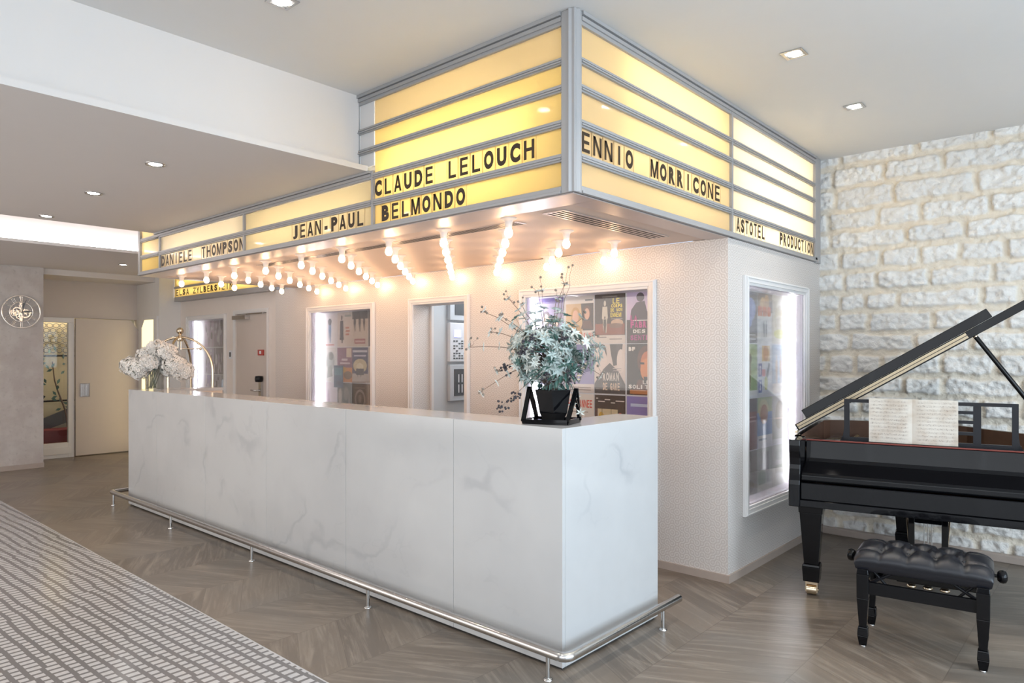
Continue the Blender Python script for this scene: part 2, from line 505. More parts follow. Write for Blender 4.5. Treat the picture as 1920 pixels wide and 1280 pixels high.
class MB:
    def __init__(s):
        s.v, s.f, s.m, s.s = [], [], [], []

    def add(s, vs, fs, mi=0, smooth=False):
        o = len(s.v)
        s.v += [tuple(map(float, q)) for q in vs]
        for f in fs:
            s.f.append(tuple(i + o for i in f))
            s.m.append(mi)
            s.s.append(smooth)
        return s

    def box(s, x0, x1, y0, y1, z0, z1, mi=0):
        if x0 > x1: x0, x1 = x1, x0
        if y0 > y1: y0, y1 = y1, y0
        if z0 > z1: z0, z1 = z1, z0
        vs = [(x0, y0, z0), (x1, y0, z0), (x1, y1, z0), (x0, y1, z0), (x0, y0, z1), (x1, y0, z1), (x1, y1, z1), (x0, y1, z1)]
        return s.add(vs, [(3, 2, 1, 0), (4, 5, 6, 7), (0, 1, 5, 4), (1, 2, 6, 5), (2, 3, 7, 6), (3, 0, 4, 7)], mi)

    def hexa(s, p, mi=0):
        return s.add(p, [(3, 2, 1, 0), (4, 5, 6, 7), (0, 1, 5, 4), (1, 2, 6, 5), (2, 3, 7, 6), (3, 0, 4, 7)], mi)

    def taper(s, c0, w0, d0, c1, w1, d1, mi=0):
        """square frustum from centre c0 (half sizes w0,d0) to c1"""
        a = [(c0[0] + i * w0, c0[1] + j * d0, c0[2]) for i, j in ((-1, -1), (1, -1), (1, 1), (-1, 1))]
        b = [(c1[0] + i * w1, c1[1] + j * d1, c1[2]) for i, j in ((-1, -1), (1, -1), (1, 1), (-1, 1))]
        if c1[2] < c0[2]:
            a, b = b, a
        return s.hexa(a + b, mi)

    def ring_stack(s, rings, mi=0, closed=True, smooth=True, caps=True):
        n = len(rings[0])
        vs = [q for r in rings for q in r]
        fs = []
        for k in range(len(rings) - 1):
            for i in range(n if closed else n - 1):
                j = (i + 1) % n
                fs.append((k * n + i, k * n + j, (k + 1) * n + j, (k + 1) * n + i))
        s.add(vs, fs, mi, smooth)
        if caps:
            s.add(rings[0], [tuple(range(n))[::-1]], mi, False)
            s.add(rings[-1], [tuple(range(n))], mi, False)
        return s

    def tube(s, path, r, n=10, mi=0, caps=True, closed=False):
        P = [Vector(q) for q in path]
        rr = r if isinstance(r, (list, tuple)) else [r] * len(P)
        rings = []
        nrm = None
        for i, q in enumerate(P):
            if closed:
                tg = (P[(i + 1) % len(P)] - P[i - 1]).normalized()
            elif i == 0:
                tg = (P[1] - P[0]).normalized()
            elif i == len(P) - 1:
                tg = (P[-1] - P[-2]).normalized()
            else:
                tg = ((P[i + 1] - q).normalized() + (q - P[i - 1]).normalized()).normalized()
            if nrm is None:
                up = Vector((0, 0, 1)) if abs(tg.z) < 0.9 else Vector((1, 0, 0))
                nrm = tg.cross(up).normalized()
            nrm = (nrm - tg * nrm.dot(tg)).normalized()
            bi = tg.cross(nrm)
            rings.append([tuple(q + (nrm * math.cos(a) + bi * math.sin(a)) * rr[i]) for a in (2 * PI * k / n for k in range(n))])
        if closed:
            rings.append(rings[0])
            caps = False
        return s.ring_stack(rings, mi, True, True, caps)

    def lathe(s, prof, c=(0, 0, 0), n=20, mi=0, smooth=True, caps=True):
        rings = [[(c[0] + r * math.cos(2 * PI * k / n), c[1] + r * math.sin(2 * PI * k / n), c[2] + z) for k in range(n)] for r, z in prof]
        return s.ring_stack(rings, mi, True, smooth, caps)

    def sphere(s, c, r, nu=12, nv=8, mi=0, sc=(1, 1, 1)):
        vs = [(c[0], c[1], c[2] - r * sc[2])]
        for j in range(1, nv):
            a = -PI / 2 + PI * j / nv
            for i in range(nu):
                b = 2 * PI * i / nu
                vs.append((c[0] + r * sc[0] * math.cos(a) * math.cos(b), c[1] + r * sc[1] * math.cos(a) * math.sin(b), c[2] + r * sc[2] * math.sin(a)))
        vs.append((c[0], c[1], c[2] + r * sc[2]))
        fs = []
        for i in range(nu):
            fs.append((0, 1 + (i + 1) % nu, 1 + i))
            fs.append((len(vs) - 1, 1 + (nv - 2) * nu + i, 1 + (nv - 2) * nu + (i + 1) % nu))
        for j in range(nv - 2):
            for i in range(nu):
                a, b = 1 + j * nu + i, 1 + j * nu + (i + 1) % nu
                fs.append((a, b, b + nu, a + nu))
        return s.add(vs, fs, mi, True)

    def prism(s, poly, fn, a, b, mi=0):
        """extrude a 2-D polygon between t=a and t=b, fn(p,q,t)->xyz"""
        n = len(poly)
        vs = [fn(p, q, a) for p, q in poly] + [fn(p, q, b) for p, q in poly]
        fs = [tuple(range(n))[::-1], tuple(range(n, 2 * n))]
        for i in range(n):
            j = (i + 1) % n
            fs.append((i, j, n + j, n + i))
        return s.add(vs, fs, mi)


ROOTS = {}


def mesh_of(name, mb, mats, off=(0, 0, 0), rz=0.0):
    vs = np.array(mb.v, dtype=float).reshape(-1, 3) - np.array(off)
    if rz:
        c, s_ = math.cos(-rz), math.sin(-rz)
        vs = np.stack([vs[:, 0] * c - vs[:, 1] * s_, vs[:, 0] * s_ + vs[:, 1] * c, vs[:, 2]], 1)
    me = bpy.data.meshes.new(name)
    me.from_pydata([tuple(q) for q in vs], [], mb.f)
    for m in (mats if isinstance(mats, (list, tuple)) else [mats]):
        me.materials.append(m)
    me.polygons.foreach_set('material_index', mb.m)
    me.polygons.foreach_set('use_smooth', mb.s)
    me.update()
    return me


def fix_normals(me):
    import bmesh
    bm = bmesh.new()
    bm.from_mesh(me)
    bmesh.ops.recalc_face_normals(bm, faces=bm.faces)
    bm.to_mesh(me)
    bm.free()


def add_bevel(o, wd, seg=2):
    b = o.modifiers.new('bevel', 'BEVEL')
    b.width = wd
    b.segments = seg
    b.limit_method = 'ANGLE'
    b.angle_limit = math.radians(40)


def thing(name, label, cat, loc=(0, 0, 0), rz=0.0, group=None, kind=None):
    o = bpy.data.objects.new(name, None)
    COL.objects.link(o)
    o.empty_display_size = 0.1
    o.location = loc
    o.rotation_euler = (0, 0, rz)
    ROOTS[o.name] = (loc, rz)
    if label:
        o['label'] = label
        o['category'] = cat
    if group:
        o['group'] = group
    if kind:
        o['kind'] = kind
    return o


def part(name, mb, mats, parent, local=False, bevel=0, label=None, seg=2, fix=True):
    """mesh child; mb in world coordinates unless local"""
    loc, rz = ROOTS[parent.name] if not local else ((0, 0, 0), 0)
    me = mesh_of(name, mb, mats, loc, rz)
    if fix:
        fix_normals(me)
    o = bpy.data.objects.new(name, me)
    COL.objects.link(o)
    o.parent = parent
    ROOTS[o.name] = ROOTS[parent.name]
    if bevel:
        add_bevel(o, bevel, seg)
    if label:
        o['label'] = label
    return o


def solo(name, mb, mats, label, cat, loc=(0, 0, 0), group=None, bevel=0, kind=None, fix=True):
    me = mesh_of(name, mb, mats, loc)
    if fix:
        fix_normals(me)
    o = bpy.data.objects.new(name, me)
    COL.objects.link(o)
    o.location = loc
    ROOTS[o.name] = (loc, 0.0)
    o['label'] = label
    o['category'] = cat
    if group:
        o['group'] = group
    if kind:
        o['kind'] = kind
    if bevel:
        add_bevel(o, bevel)
    return o


def struct(name, mb, mats, label, cat, bevel=0, fix=True):
    return solo(name, mb, mats, label, cat, kind='structure', bevel=bevel, fix=fix)


# letter meshes from Blender's built-in font
_glyph = {}


def glyph(ch, bold=0.045):
    if (ch, bold) in _glyph:
        return _glyph[(ch, bold)]
    cu = bpy.data.curves.new('glyph', 'FONT')
    cu.body = ch
    cu.size = 1.0
    cu.offset = bold
    cu.resolution_u = 4
    cu.extrude = 0.0
    cu.fill_mode = 'FRONT'
    ob = bpy.data.objects.new('glyph', cu)
    COL.objects.link(ob)
    dg = bpy.context.evaluated_depsgraph_get()
    me = ob.evaluated_get(dg).to_mesh()
    vs = [(q.co.x, q.co.y) for q in me.vertices]
    fs = [tuple(p.vertices) for p in me.polygons]
    bpy.data.objects.remove(ob)
    bpy.data.curves.remove(cu)
    _glyph[(ch, bold)] = (vs, fs)
    return vs, fs


_BLOCK = {
    'M': [[(0, 0), (.19, 0), (.19, 1), (0, 1)], [(.81, 0), (1, 0), (1, 1), (.81, 1)], [(.0, 1), (.25, 1), (.595, 0), (.405, 0)], [(.75, 1), (1, 1), (.595, 0), (.405, 0)]],
    'N': [[(0, 0), (.23, 0), (.23, 1), (0, 1)], [(.77, 0), (1, 0), (1, 1), (.77, 1)], [(0, 1), (.27, 1), (1, 0), (.73, 0)]],
    'E': [[(0, 0), (.27, 0), (.27, 1), (0, 1)], [(.27, 0), (1, 0), (1, .175), (.27, .175)], [(.27, .42), (.93, .42), (.93, .59), (.27, .59)], [(.27, .83), (.98, .83), (.98, 1), (.27, 1)]],
    'L': [[(0, 0), (.29, 0), (.29, 1), (0, 1)], [(.29, 0), (1, 0), (1, .175), (.29, .175)]],
    'T': [[(0, .83), (1, .83), (1, 1), (0, 1)], [(.36, 0), (.64, 0), (.64, .83), (.36, .83)]],
    'H': [[(0, 0), (.26, 0), (.26, 1), (0, 1)], [(.74, 0), (1, 0), (1, 1), (.74, 1)], [(.26, .42), (.74, .42), (.74, .60), (.26, .60)]],
    'I': [[(0, 0), (1, 0), (1, 1), (0, 1)]],
    'A': [[(0, 0), (.25, 0), (.62, 1), (.38, 1)], [(.75, 0), (1, 0), (.62, 1), (.38, 1)], [(.22, .20), (.78, .20), (.72, .37), (.28, .37)]],
    'Z': [[(0, 0), (1, 0), (1, .175), (0, .175)], [(0, .83), (1, .83), (1, 1), (0, 1)], [(0, .175), (.30, .175), (1, .83), (.70, .83)]],
    'Y': [[(0, 1), (.30, 1), (.64, .42), (.36, .42)], [(.70, 1), (1, 1), (.64, .42), (.36, .42)], [(.36, 0), (.64, 0), (.64, .44), (.36, .44)]],
}


def glyph_fit(ch, wd, ht, bold=0.045, cap=None):
    """glyph scaled to a box wd x ht, origin at its lower left corner"""
    if ch in _BLOCK:
        vs, fs = [], []
        for q in _BLOCK[ch]:
            fs.append(tuple(range(len(vs), len(vs) + 4)))
            vs += [(x * wd, y * ht) for x, y in q]
        return vs, fs
    vs, fs = glyph(ch, bold)
    if not vs:
        return [], []
    x0, x1 = min(q[0] for q in vs), max(q[0] for q in vs)
    y0, y1 = min(q[1] for q in vs), max(q[1] for q in vs)
    if ch in '-.':
        H = glyph('H', bold)[0]
        y0, y1 = min(q[1] for q in H), max(q[1] for q in H)
    sx = wd / max(1e-6, x1 - x0)
    sy = ht / max(1e-6, y1 - y0)
    return [((q[0] - x0) * sx, (q[1] - y0) * sy) for q in vs], fs

# ================================================================== ROOM SHELL
ZC, ZL = 3.03, 2.55           # main and lower ceiling
YM, XM, ZB = 0.04, 0.036, 2.19  # marquee front plane, right plane, underside
YB, YB2 = 1.67, 1.80          # back wall, recessed part on the left


def wall_cells(mb, axis, pos, thick, u0, u1, z0, z1, holes, mi=0):
    us = sorted({u0, u1, *[h[0] for h in holes], *[h[1] for h in holes]})
    zs = sorted({z0, z1, *[h[2] for h in holes], *[h[3] for h in holes]})
    for a, b in zip(us, us[1:]):
        runs = []
        for c, d in zip(zs, zs[1:]):
            mu, mz = (a + b) / 2, (c + d) / 2
            if any(h[0] < mu < h[1] and h[2] < mz < h[3] for h in holes):
                continue
            if runs and abs(runs[-1][1] - c) < 1e-6:
                runs[-1][1] = d
            else:
                runs.append([c, d])
        for c, d in runs:
            if axis == 'y':
                mb.box(a, b, pos, pos + thick, c, d, mi)
            else:
                mb.box(pos - thick, pos, a, b, c, d, mi)
    return mb


struct('floor', MB().box(-10.5, 4.7, -0.77, 3.7, -0.1, 0), M['floor'], 'grey brown oak floor laid in wide chevrons round the counter', 'floor')
struct('floor', MB().box(-10.5, 4.7, -5.4, -0.77, -0.1, 0), M['mosaic'], 'glossy mosaic floor of white dashes on grey beside the oak', 'floor')

# ceilings
struct('ceiling', MB().box(-1.6, 4.7, -5.4, 3.7, ZC, ZC + 0.12), M['ceiling'], 'high white ceiling above the light box sign', 'ceiling')
mb = MB().box(-4.72, -1.6, -5.4, YM - 0.005, ZL, ZC + 0.12)
mb.box(-1.6, -1.5, -5.4, YM - 0.012, ZL, ZL + 0.032)
struct('ceiling', mb, M['ceiling_low'], 'dropped ceiling slab with a small lip left of the sign', 'ceiling')
struct('ceiling', MB().box(-6.35, -4.72, -5.4, 2.2, ZC, ZC + 0.12), M['ceiling'], 'raised ceiling of the lit cove slot', 'ceiling')
mb = MB().box(-10.5, -6.35, -5.4, 3.7, ZL, ZC + 0.12)
mb.box(-6.35, -6.23, -5.4, 1.79, ZL, ZL + 0.03)
struct('ceiling', mb, M['ceiling_low'], 'low ceiling beyond the lit cove, over the far doorway', 'ceiling')
struct('trim_1', MB().box(-6.33, -6.27, -5.3, 1.75, ZL + 0.032, ZL + 0.05), M['cove_led'], 'white light strip lying in the ceiling cove', 'light strip')

# right stone wall with relief
rnd = random.Random(11)
xs = np.arange(0.0, 1.92, 0.0095)
zs_ = np.arange(0.0, ZC + 0.006, 0.0095)
GX, GZ = np.meshgrid(xs, zs_)
H = np.zeros_like(GX)
MOR = np.ones_like(GX)
TIN = np.zeros_like(GX)
nr = np.random.RandomState(5)


def smooth_noise(sx, sz, seed):
    r = np.random.RandomState(seed)
    nx, nz = int(2.0 / sx) + 4, int(3.2 / sz) + 4
    g = r.rand(nz, nx)
    fx, fz = GX / sx, GZ / sz
    ix, iz = fx.astype(int), fz.astype(int)
    tx, tz = fx - ix, fz - iz
    tx, tz = tx * tx * (3 - 2 * tx), tz * tz * (3 - 2 * tz)
    return (g[iz, ix] * (1 - tx) + g[iz, ix + 1] * tx) * (1 - tz) + (g[iz + 1, ix] * (1 - tx) + g[iz + 1, ix + 1] * tx) * tz


wob = (smooth_noise(0.11, 0.08, 1) - 0.5) * 0.022
wob2 = (smooth_noise(0.045, 0.04, 2) - 0.5) * 0.014
wx = (smooth_noise(0.05, 0.06, 3) - 0.5) * 0.022
z = -0.02
while z < ZC:
    h = rnd.uniform(0.150, 0.182)
    x = -rnd.uniform(0.0, 0.3)
    while x < 1.95:
        wd = rnd.choice([0.20, 0.24, 0.30, 0.36, 0.42, 0.50]) * rnd.uniform(0.9, 1.1)
        a, b = x + 0.013, x + wd - 0.013
        c, d = z + 0.013 + rnd.uniform(0, 0.006), z + h - 0.012 - rnd.uniform(0, 0.008)
        ht = rnd.uniform(0.012, 0.030)
        tn = rnd.random()
        tiltx, tiltz = rnd.uniform(-0.02, 0.02), rnd.uniform(-0.05, 0.05)
        cx, cz, hx, hz = (a + b) / 2, (c + d) / 2, (b - a) / 2, (d - c) / 2
        r = rnd.uniform(0.012, 0.03)
        qx = np.abs(GX + wx - cx) - (hx - r)
        qz = np.abs(GZ + wob + wob2 - cz) - (hz - r)
        sd = np.sqrt(np.maximum(qx, 0) ** 2 + np.maximum(qz, 0) ** 2) + np.minimum(np.maximum(qx, qz), 0) - r
        ins = np.clip(-sd / 0.013, 0, 1)
        ins = ins * ins * (3 - 2 * ins)
        hh = ins * (ht + tiltx * (GX - cx) + tiltz * (GZ - cz))
        up = hh > H
        H = np.where(up, hh, H)
        MOR = np.minimum(MOR, 1 - ins)
        TIN = np.where(ins > 0.3, tn, TIN)
        x += wd
    z += h
rough = (smooth_noise(0.032, 0.024, 7) - 0.5) * 0.020 + (smooth_noise(0.0145, 0.0135, 8) - 0.5) * 0.013 + (smooth_noise(0.085, 0.05, 9) - 0.5) * 0.020
H = H + rough * (1 - MOR * 0.45)
YS = 3.42
nz_, nx_ = GX.shape
vs = np.stack([GX.ravel(), (YS - H).ravel(), GZ.ravel()], 1)
idx = np.arange(nz_ * nx_).reshape(nz_, nx_)
q = np.stack([idx[:-1, :-1], idx[:-1, 1:], idx[1:, 1:], idx[1:, :-1]], -1).reshape(-1, 4)
me = bpy.data.meshes.new('wall_right')
nb = len(vs)
back = np.array([(0, YS + 0.1, 0), (4.7, YS + 0.1, 0), (4.7, YS + 0.1, ZC), (0, YS + 0.1, ZC), (xs[-1], YS - 0.02, 0), (4.7, YS - 0.02, 0), (4.7, YS - 0.02, ZC), (xs[-1], YS - 0.02, ZC)])
me.from_pydata(np.vstack([vs, back]).tolist(), [], q.tolist() + [[nb + 3, nb + 2, nb + 1, nb], [nb + 4, nb + 5, nb + 6, nb + 7]])
me.materials.append(M['stone'])
for nm, arr in (('mortar', MOR), ('tint', TIN)):
    at = me.attributes.new(nm, 'FLOAT', 'POINT')
    at.data.foreach_set('value', np.concatenate([arr.ravel(), np.zeros(8)]).astype(np.float32))
me.polygons.foreach_set('use_smooth', [True] * len(me.polygons))
me.update()
o = bpy.data.objects.new('wall_right', me)
COL.objects.link(o)
o['label'] = 'whitewashed rough stone wall behind the piano'
o['category'] = 'wall'
o['kind'] = 'structure'
struct('baseboard_right', MB().box(0.04, 4.6, YS - 0.075, YS - 0.02, 0, 0.055), M['base'], 'low brown baseboard along the stone wall', 'baseboard', bevel=0.006)

# openings of the back wall (u0,u1,z0,z1)
CASE_M = (-4.74, -3.66, 0.42, 1.895)
CASE_R = (-1.645, -0.54, 0.42, 1.895)
DOORW = (-3.02, -2.34, 0.0, 1.90)
mb = wall_cells(MB(), 'y', YB, 0.20, -5.49, XM - 0.004, 0, 2.187, [CASE_M, CASE_R, DOORW])
struct('wall_back', mb, M['wp_x'], 'beige patterned wall behind the counter with doorway and poster cases', 'wall')
CASE_L = (-8.08, -7.02, 0.42, 1.92)
DOOR1 = (-6.72, -5.92, 0.0, 1.96)
mb = wall_cells(MB(), 'y', YB2, 0.20, -8.38, -5.49, 0, ZC, [CASE_L, DOOR1])
struct('wall_back', mb, M['wall'], 'plain beige wall with service door at the left end', 'wall')
# right flank of the block, with the poster case
CASE_S = (1.955, 3.01, 0.44, 1.905)
mb = wall_cells(MB(), 'x', XM - 0.004, 0.16, YB + 0.2, YS, 0, 2.187, [CASE_S])
struct('wall_lobby', mb, M['wp_y'], 'pale patterned side wall between the counter and the stone wall', 'wall')
mb = MB().box(-5.46, -3.085, YB - 0.014, YB - 0.0005, 0, 0.05)
mb.box(-2.275, XM - 0.0035, YB - 0.014, YB - 0.0005, 0, 0.05)
mb.box(XM - 0.0033, XM + 0.010, YB - 0.014, YS - 0.08, 0, 0.05)
struct('baseboard_back', mb, M['base'], 'low brown baseboard round the wallpapered block', 'baseboard')

# left plaster wall, far door wall, column, header
struct('wall_left', MB().box(-8.62, -8.45, -5.4, 0.11, 0, ZL), M['plaster'], 'mottled grey plaster wall carrying the clock', 'wall')
struct('baseboard_left', MB().box(-8.45, -8.435, -5.3, 0.115, 0, 0.06), M['base'], 'brown baseboard under the plaster wall', 'baseboard')
mb = MB()
mb.box(-9.32, -9.2, 0.09, 0.2, 0, ZL)
mb.box(-9.32, -9.2, 0.2, 1.50, 1.955, ZL)
mb.box(-9.32, -9.2, 0.64, 0.665, 0, 1.955)
mb.box(-9.40, -8.62, 0.05, 0.11, 0, ZL)
struct('wall_far', mb, M['door'], 'beige wall around the sliding door at the far end', 'wall')
struct('trim_2', MB().box(-9.2, -8.52, 0.11, 1.50, 2.475, ZL), M['ceiling_low'], 'pale header beam in front of the sliding door', 'beam')
mb = MB().box(-9.32, -8.38, 1.50, 2.1, 0, ZL)
struct('wall_column', mb, M['wall_white'], 'white column between the sliding door and the service door', 'column')
# room sides behind the camera
mb = MB()
wall_cells(mb, 'x', 4.7, 0.1, -5.4, 3.7, 0, ZC, [])
struct('wall_street', mb, M['wall_white'], 'white side wall of the lobby behind the viewer', 'wall')
struct('wall_front', MB().box(-10.5, 4.7, -5.5, -5.4, 0, ZC), M['wall_back_room'], 'grey wall of the lobby behind the viewer', 'wall')
struct('wall_end', MB().box(-10.6, -10.5, -5.5, 3.7, 0, ZC), M['stair_wall'], 'cream end wall of the stair room', 'wall')

# window frames added round the daylight lamps, on solid walls (behind the viewer)
def added_window(n, axis, pos, u0, u1, z0, z1, k):
    mb = MB()
    bars = [(u0 - .06, u1 + .06, z0 - .06, z0), (u0 - .06, u1 + .06, z1, z1 + .06)]
    bars += [(u0 + (u1 - u0) * i / k - .03, u0 + (u1 - u0) * i / k + .03, z0, z1) for i in range(k + 1)]
    for p, q_, c, d in bars:
        if axis == 'x':
            mb.box(pos, pos + .10, p, q_, c, d)
        else:
            mb.box(p, q_, pos - .10, pos, c, d)
    struct('window_%d' % n, mb, M['frame'], 'added white window frame round an area lamp behind the viewer, number %d along the front' % (n - 1), 'window')


added_window(2, 'x', 4.56, -3.7, 1.9, 0.35, 2.85, 4)
added_window(3, 'y', -5.14, 0.2, 4.6, 0.30, 2.90, 3)
added_window(4, 'y', -5.14, -7.85, -1.35, 0.30, 2.50, 5)

# ---- sliding door and glazed side panel at the far end
d2 = thing('door_2', 'plain beige sliding door with a recessed pull, far left', 'door', (-9.17, 1.05, 0), kind='structure')
mb = MB()
mb.prism([(0.675, 0.012), (1.50, 0.012), (1.50, 1.80), (1.40, 1.945), (0.675, 1.945)], lambda p, q_, t: (t, p, q_), -9.20, -9.15)
part('door_panel', mb, M['door'], d2, bevel=0.003)
mb = MB().box(-9.15, -9.143, 0.73, 0.85, 0.84, 1.03)
for k in range(6):
    mb.box(-9.143, -9.139, 0.742 + k * 0.017, 0.752 + k * 0.017, 0.85, 1.02)
part('pull_handle', mb, M['steel'], d2, label='brushed metal recessed pull')
w1 = thing('window_1', 'tall glazed side panel left of the sliding door', 'window', (-9.2, 0.4, 0), kind='structure')
mb = MB()
mb.box(-9.23, -9.17, 0.2, 0.665, 1.885, 1.955)
mb.box(-9.23, -9.17, 0.59, 0.665, 0.0, 1.885)
mb.box(-9.23, -9.17, 0.2, 0.59, 0.0, 0.21)
mb.box(-9.23, -9.17, 0.2, 0.25, 0.21, 1.885)
mb.box(-9.175, -9.16, 0.26, 0.62, 0.05, 0.15)
part('window_frame', mb, M['frame'], w1, bevel=0.004)
part('window_pane', MB().box(-9.203, -9.197, 0.25, 0.59, 0.21, 1.885), M['glass'], w1)
# stair room seen through the side panel
mb = MB()
mb.box(-10.30, -10.26, -0.6, 1.6, 0.0, 2.4)
struct('wall_stair', mb, M['stair_wall'], 'cream stair wall seen through the glazed side panel', 'wall')
mb = MB()
for i in range(7):
    for j in range(6):
        cy, cz = 0.42 + i * 0.085 + (0.0425 if j % 2 else 0), 1.50 + j * 0.075
        ring = [(-10.20, cy + 0.040 * math.cos(a), cz + 0.036 * math.sin(a)) for a in (PI / 6 + 2 * PI * k / 6 for k in range(6))]
        mb.tube(ring, 0.006, 5, closed=True)
solo('lattice_screen', mb, M['panel_dark'], 'dark lattice of small hexagons behind the glazed side panel', 'screen', (-10.20, 0.65, 1.5))
hr = thing('handrail', 'dark stair handrail behind the glazed side panel', 'handrail', (-10.18, 0.65, 0.0))
mb = MB().tube([(-10.18, 0.2, 1.42), (-10.18, 1.2, 1.42)], 0.014, 8)
part('rail', mb, M['black_satin'], hr)
part('rail', MB().tube([(-10.18, 0.2, 0.74), (-10.18, 1.2, 0.74)], 0.014, 8), M['black_satin'], hr)
part('post', MB().tube([(-10.18, 0.42, 0.0), (-10.18, 0.42, 0.62), (-10.18, 0.56, 0.82)], 0.016, 8), M['black_satin'], hr)
part('stringer', MB().prism([(0.25, 0.36), (1.2, 0.75), (1.2, 0.52), (0.25, 0.2)], lambda p, q_, t: (t, p, q_), -10.22, -10.18), M['panel_dark'], hr)
mb = MB().box(-10.1, -9.85, 0.35, 1.1, 0.0, 0.34)
solo('bench', mb, M['red_dark'], 'dark red bench behind the glazed side panel', 'bench', (-10.0, 0.7, 0.02), bevel=0.02)
br = thing('potted_branch', 'dark leafy branch behind the glazed side panel', 'plant', (-9.95, 0.80, 0.34))
rr = random.Random(3)
stem = [(-9.95, 0.80 - 0.03 * k + 0.02 * math.sin(k), 0.356 + 0.14 * k) for k in range(8)]
part('stem', MB().tube(stem, [0.014 - 0.001 * k for k in range(8)], 6), M['twig'], br)
mb = MB()
for k in range(26):
    b = Vector(stem[2 + k % 6]) + Vector((rr.uniform(-.05, .05), rr.uniform(-.16, .16), rr.uniform(-.05, .16)))
    dv = Vector((rr.uniform(-.3, .3), rr.uniform(-1, 1), rr.uniform(-.2, .9))).normalized() * 0.085
    sd = dv.cross(Vector((1, 0, 0))).normalized() * 0.02
    mb.add([b, b + dv * .5 + sd, b + dv, b + dv * .5 - sd], [(0, 1, 2, 3)])
part('foliage', mb, M['leaf3'], br, fix=False)

area_light('stair_fill', (-9.75, 0.7, 2.4), (-10.1, 0.7, 0), 0.4, 0.6, 7, (1.0, 0.86, 0.62))  # fill lamp added to brighten the stair room behind the glass

# yellow lit panel on the column's side, next to the door
yp = thing('lit_panel', 'tall narrow yellow lit panel beside the sliding door', 'panel', (-8.75, 1.49, 0.0))
mb = MB().prism([(-8.96, 0.02), (-8.52, 0.02), (-8.52, 1.94), (-8.88, 1.94), (-8.96, 1.84)], lambda p, q_, t: (p, t, q_), 1.484, 1.498)
part('panel_face', mb, M['yellow_wall'], yp)
mb = MB().box(-9.03, -8.965, 1.478, 1.498, 0, 1.84)
mb.box(-8.515, -8.40, 1.472, 1.498, 0, 1.99)
mb.box(-8.965, -8.515, 1.478, 1.498, 1.945, 1.99)
part('panel_frame', mb, M['frame'], yp)

# ---- corridor behind the doorway
struct('wall_corridor', MB().box(-3.16, -3.02, YB + 0.2, 3.1, 0, 2.4).box(-3.02, -2.0, 3.0, 3.1, 0, 2.4), M['grey_lit'], 'grey corridor walls beyond the doorway', 'wall')
struct('wall_corridor', MB().box(-2.2, -2.1, YB + 0.2, 3.0, 0, 2.4), M['wall_white'], 'right corridor wall beyond the doorway', 'wall')
struct('ceiling', MB().box(-3.1, -2.1, YB + 0.2, 3.1, 2.3, 2.4), M['ceiling'], 'corridor ceiling beyond the doorway', 'ceiling')
area_light('corridor_lamp', (-2.62, 2.45, 2.28), (-2.62, 2.45, 0), 0.5, 0.5, 5, (0.86, 0.93, 1.0))


def frame_bars(mb, axis, pos, u0, u1, z0, z1, wd, proj, bottom=True, back=0.0):
    """stepped picture-frame moulding round an opening; axis 'y' faces -y, 'x' faces +x"""
    def bx(a, b, c, d, p0, p1):
        if axis == 'y':
            mb.box(a, b, pos - p1, pos - p0, c, d)
        else:
            mb.box(pos + p0, pos + p1, a, b, c, d)
    for k, (off, ww, pr) in enumerate(((0.0, wd, proj * 0.55), (wd * 0.28, wd * 0.72, proj * 0.8), (wd * 0.72, wd * 0.28, proj))):
        ww -= 0.004 * k
        a, b, c, d = u0 - off - ww, u1 + off + ww, z0 - off - ww, z1 + off + ww
        ia, ib, ic, id_ = u0 - off, u1 + off, z0 - off, z1 + off
        if not bottom:
            c = ic = z0
        bx(a, ia, c, d, back, pr)
        bx(ib, b, c, d, back, pr)
        bx(ia, ib, id_, d, back, pr)
        if bottom:
            bx(ia, ib, c, ic, back, pr)


trim = MB()
frame_bars(trim, 'y', YB, *DOORW, 0.06, 0.03, bottom=False)
struct('trim_3', trim, M['frame'], 'moulded white frame of the open doorway behind the counter', 'door frame', bevel=0.002)
struct('trim_4', MB().box(-3.018, -2.992, YB + 0.195, YB + 0.225, 0, 2.2), M['frame'], 'inner jamb of the corridor beyond the doorway', 'jamb')

# control panels on the left wall of the corridor
def panel_box(label, z0, z1, face='panel_grey', y0=2.087, y1=2.42, x=-3.02):
    t = thing('alarm_panel', label, 'control panel', (x, (y0 + y1) / 2, z0))
    part('housing', MB().box(x + 0.0005, x + 0.045, y0, y1, z0, z1), M[face], t, bevel=0.006)
    return t, x + 0.045


t, xf = panel_box('grey control box with dark window, topmost in the corridor', 1.775, 2.1)
part('window', MB().box(xf, xf + 0.005, 2.15, 2.38, 1.83, 2.07), M['panel_dark'], t)
t, xf = panel_box('white control panel with small blue screen in the corridor', 1.372, 1.752, 'panel_white')
part('screen', MB().box(xf, xf + 0.005, 2.14, 2.23, 1.61, 1.68), M['screen'], t, label='small blue screen')
mb = MB()
rr = random.Random(9)
for i in range(6):
    for j in range(8):
        if rr.random() < 0.6:
            mb.box(xf, xf + 0.004, 2.13 + i * 0.035, 2.152 + i * 0.035, 1.40 + j * 0.024, 1.412 + j * 0.024)
part('keypad', mb, M['panel_dark'], t)['kind'] = 'stuff'
t, xf = panel_box('grey control box with dark slotted front, lowest in the corridor', 0.99, 1.345)
part('front_plate', MB().box(xf, xf + 0.005, 2.14, 2.39, 1.04, 1.30), M['panel_dark'], t)
mb = MB()
for i in range(4):
    for j in range(2):
        mb.box(xf + 0.005, xf + 0.008, 2.19 + i * 0.045, 2.203 + i * 0.045, 1.07 + j * 0.10, 1.15 + j * 0.10)
part('slots', mb, M['panel_white'], t)

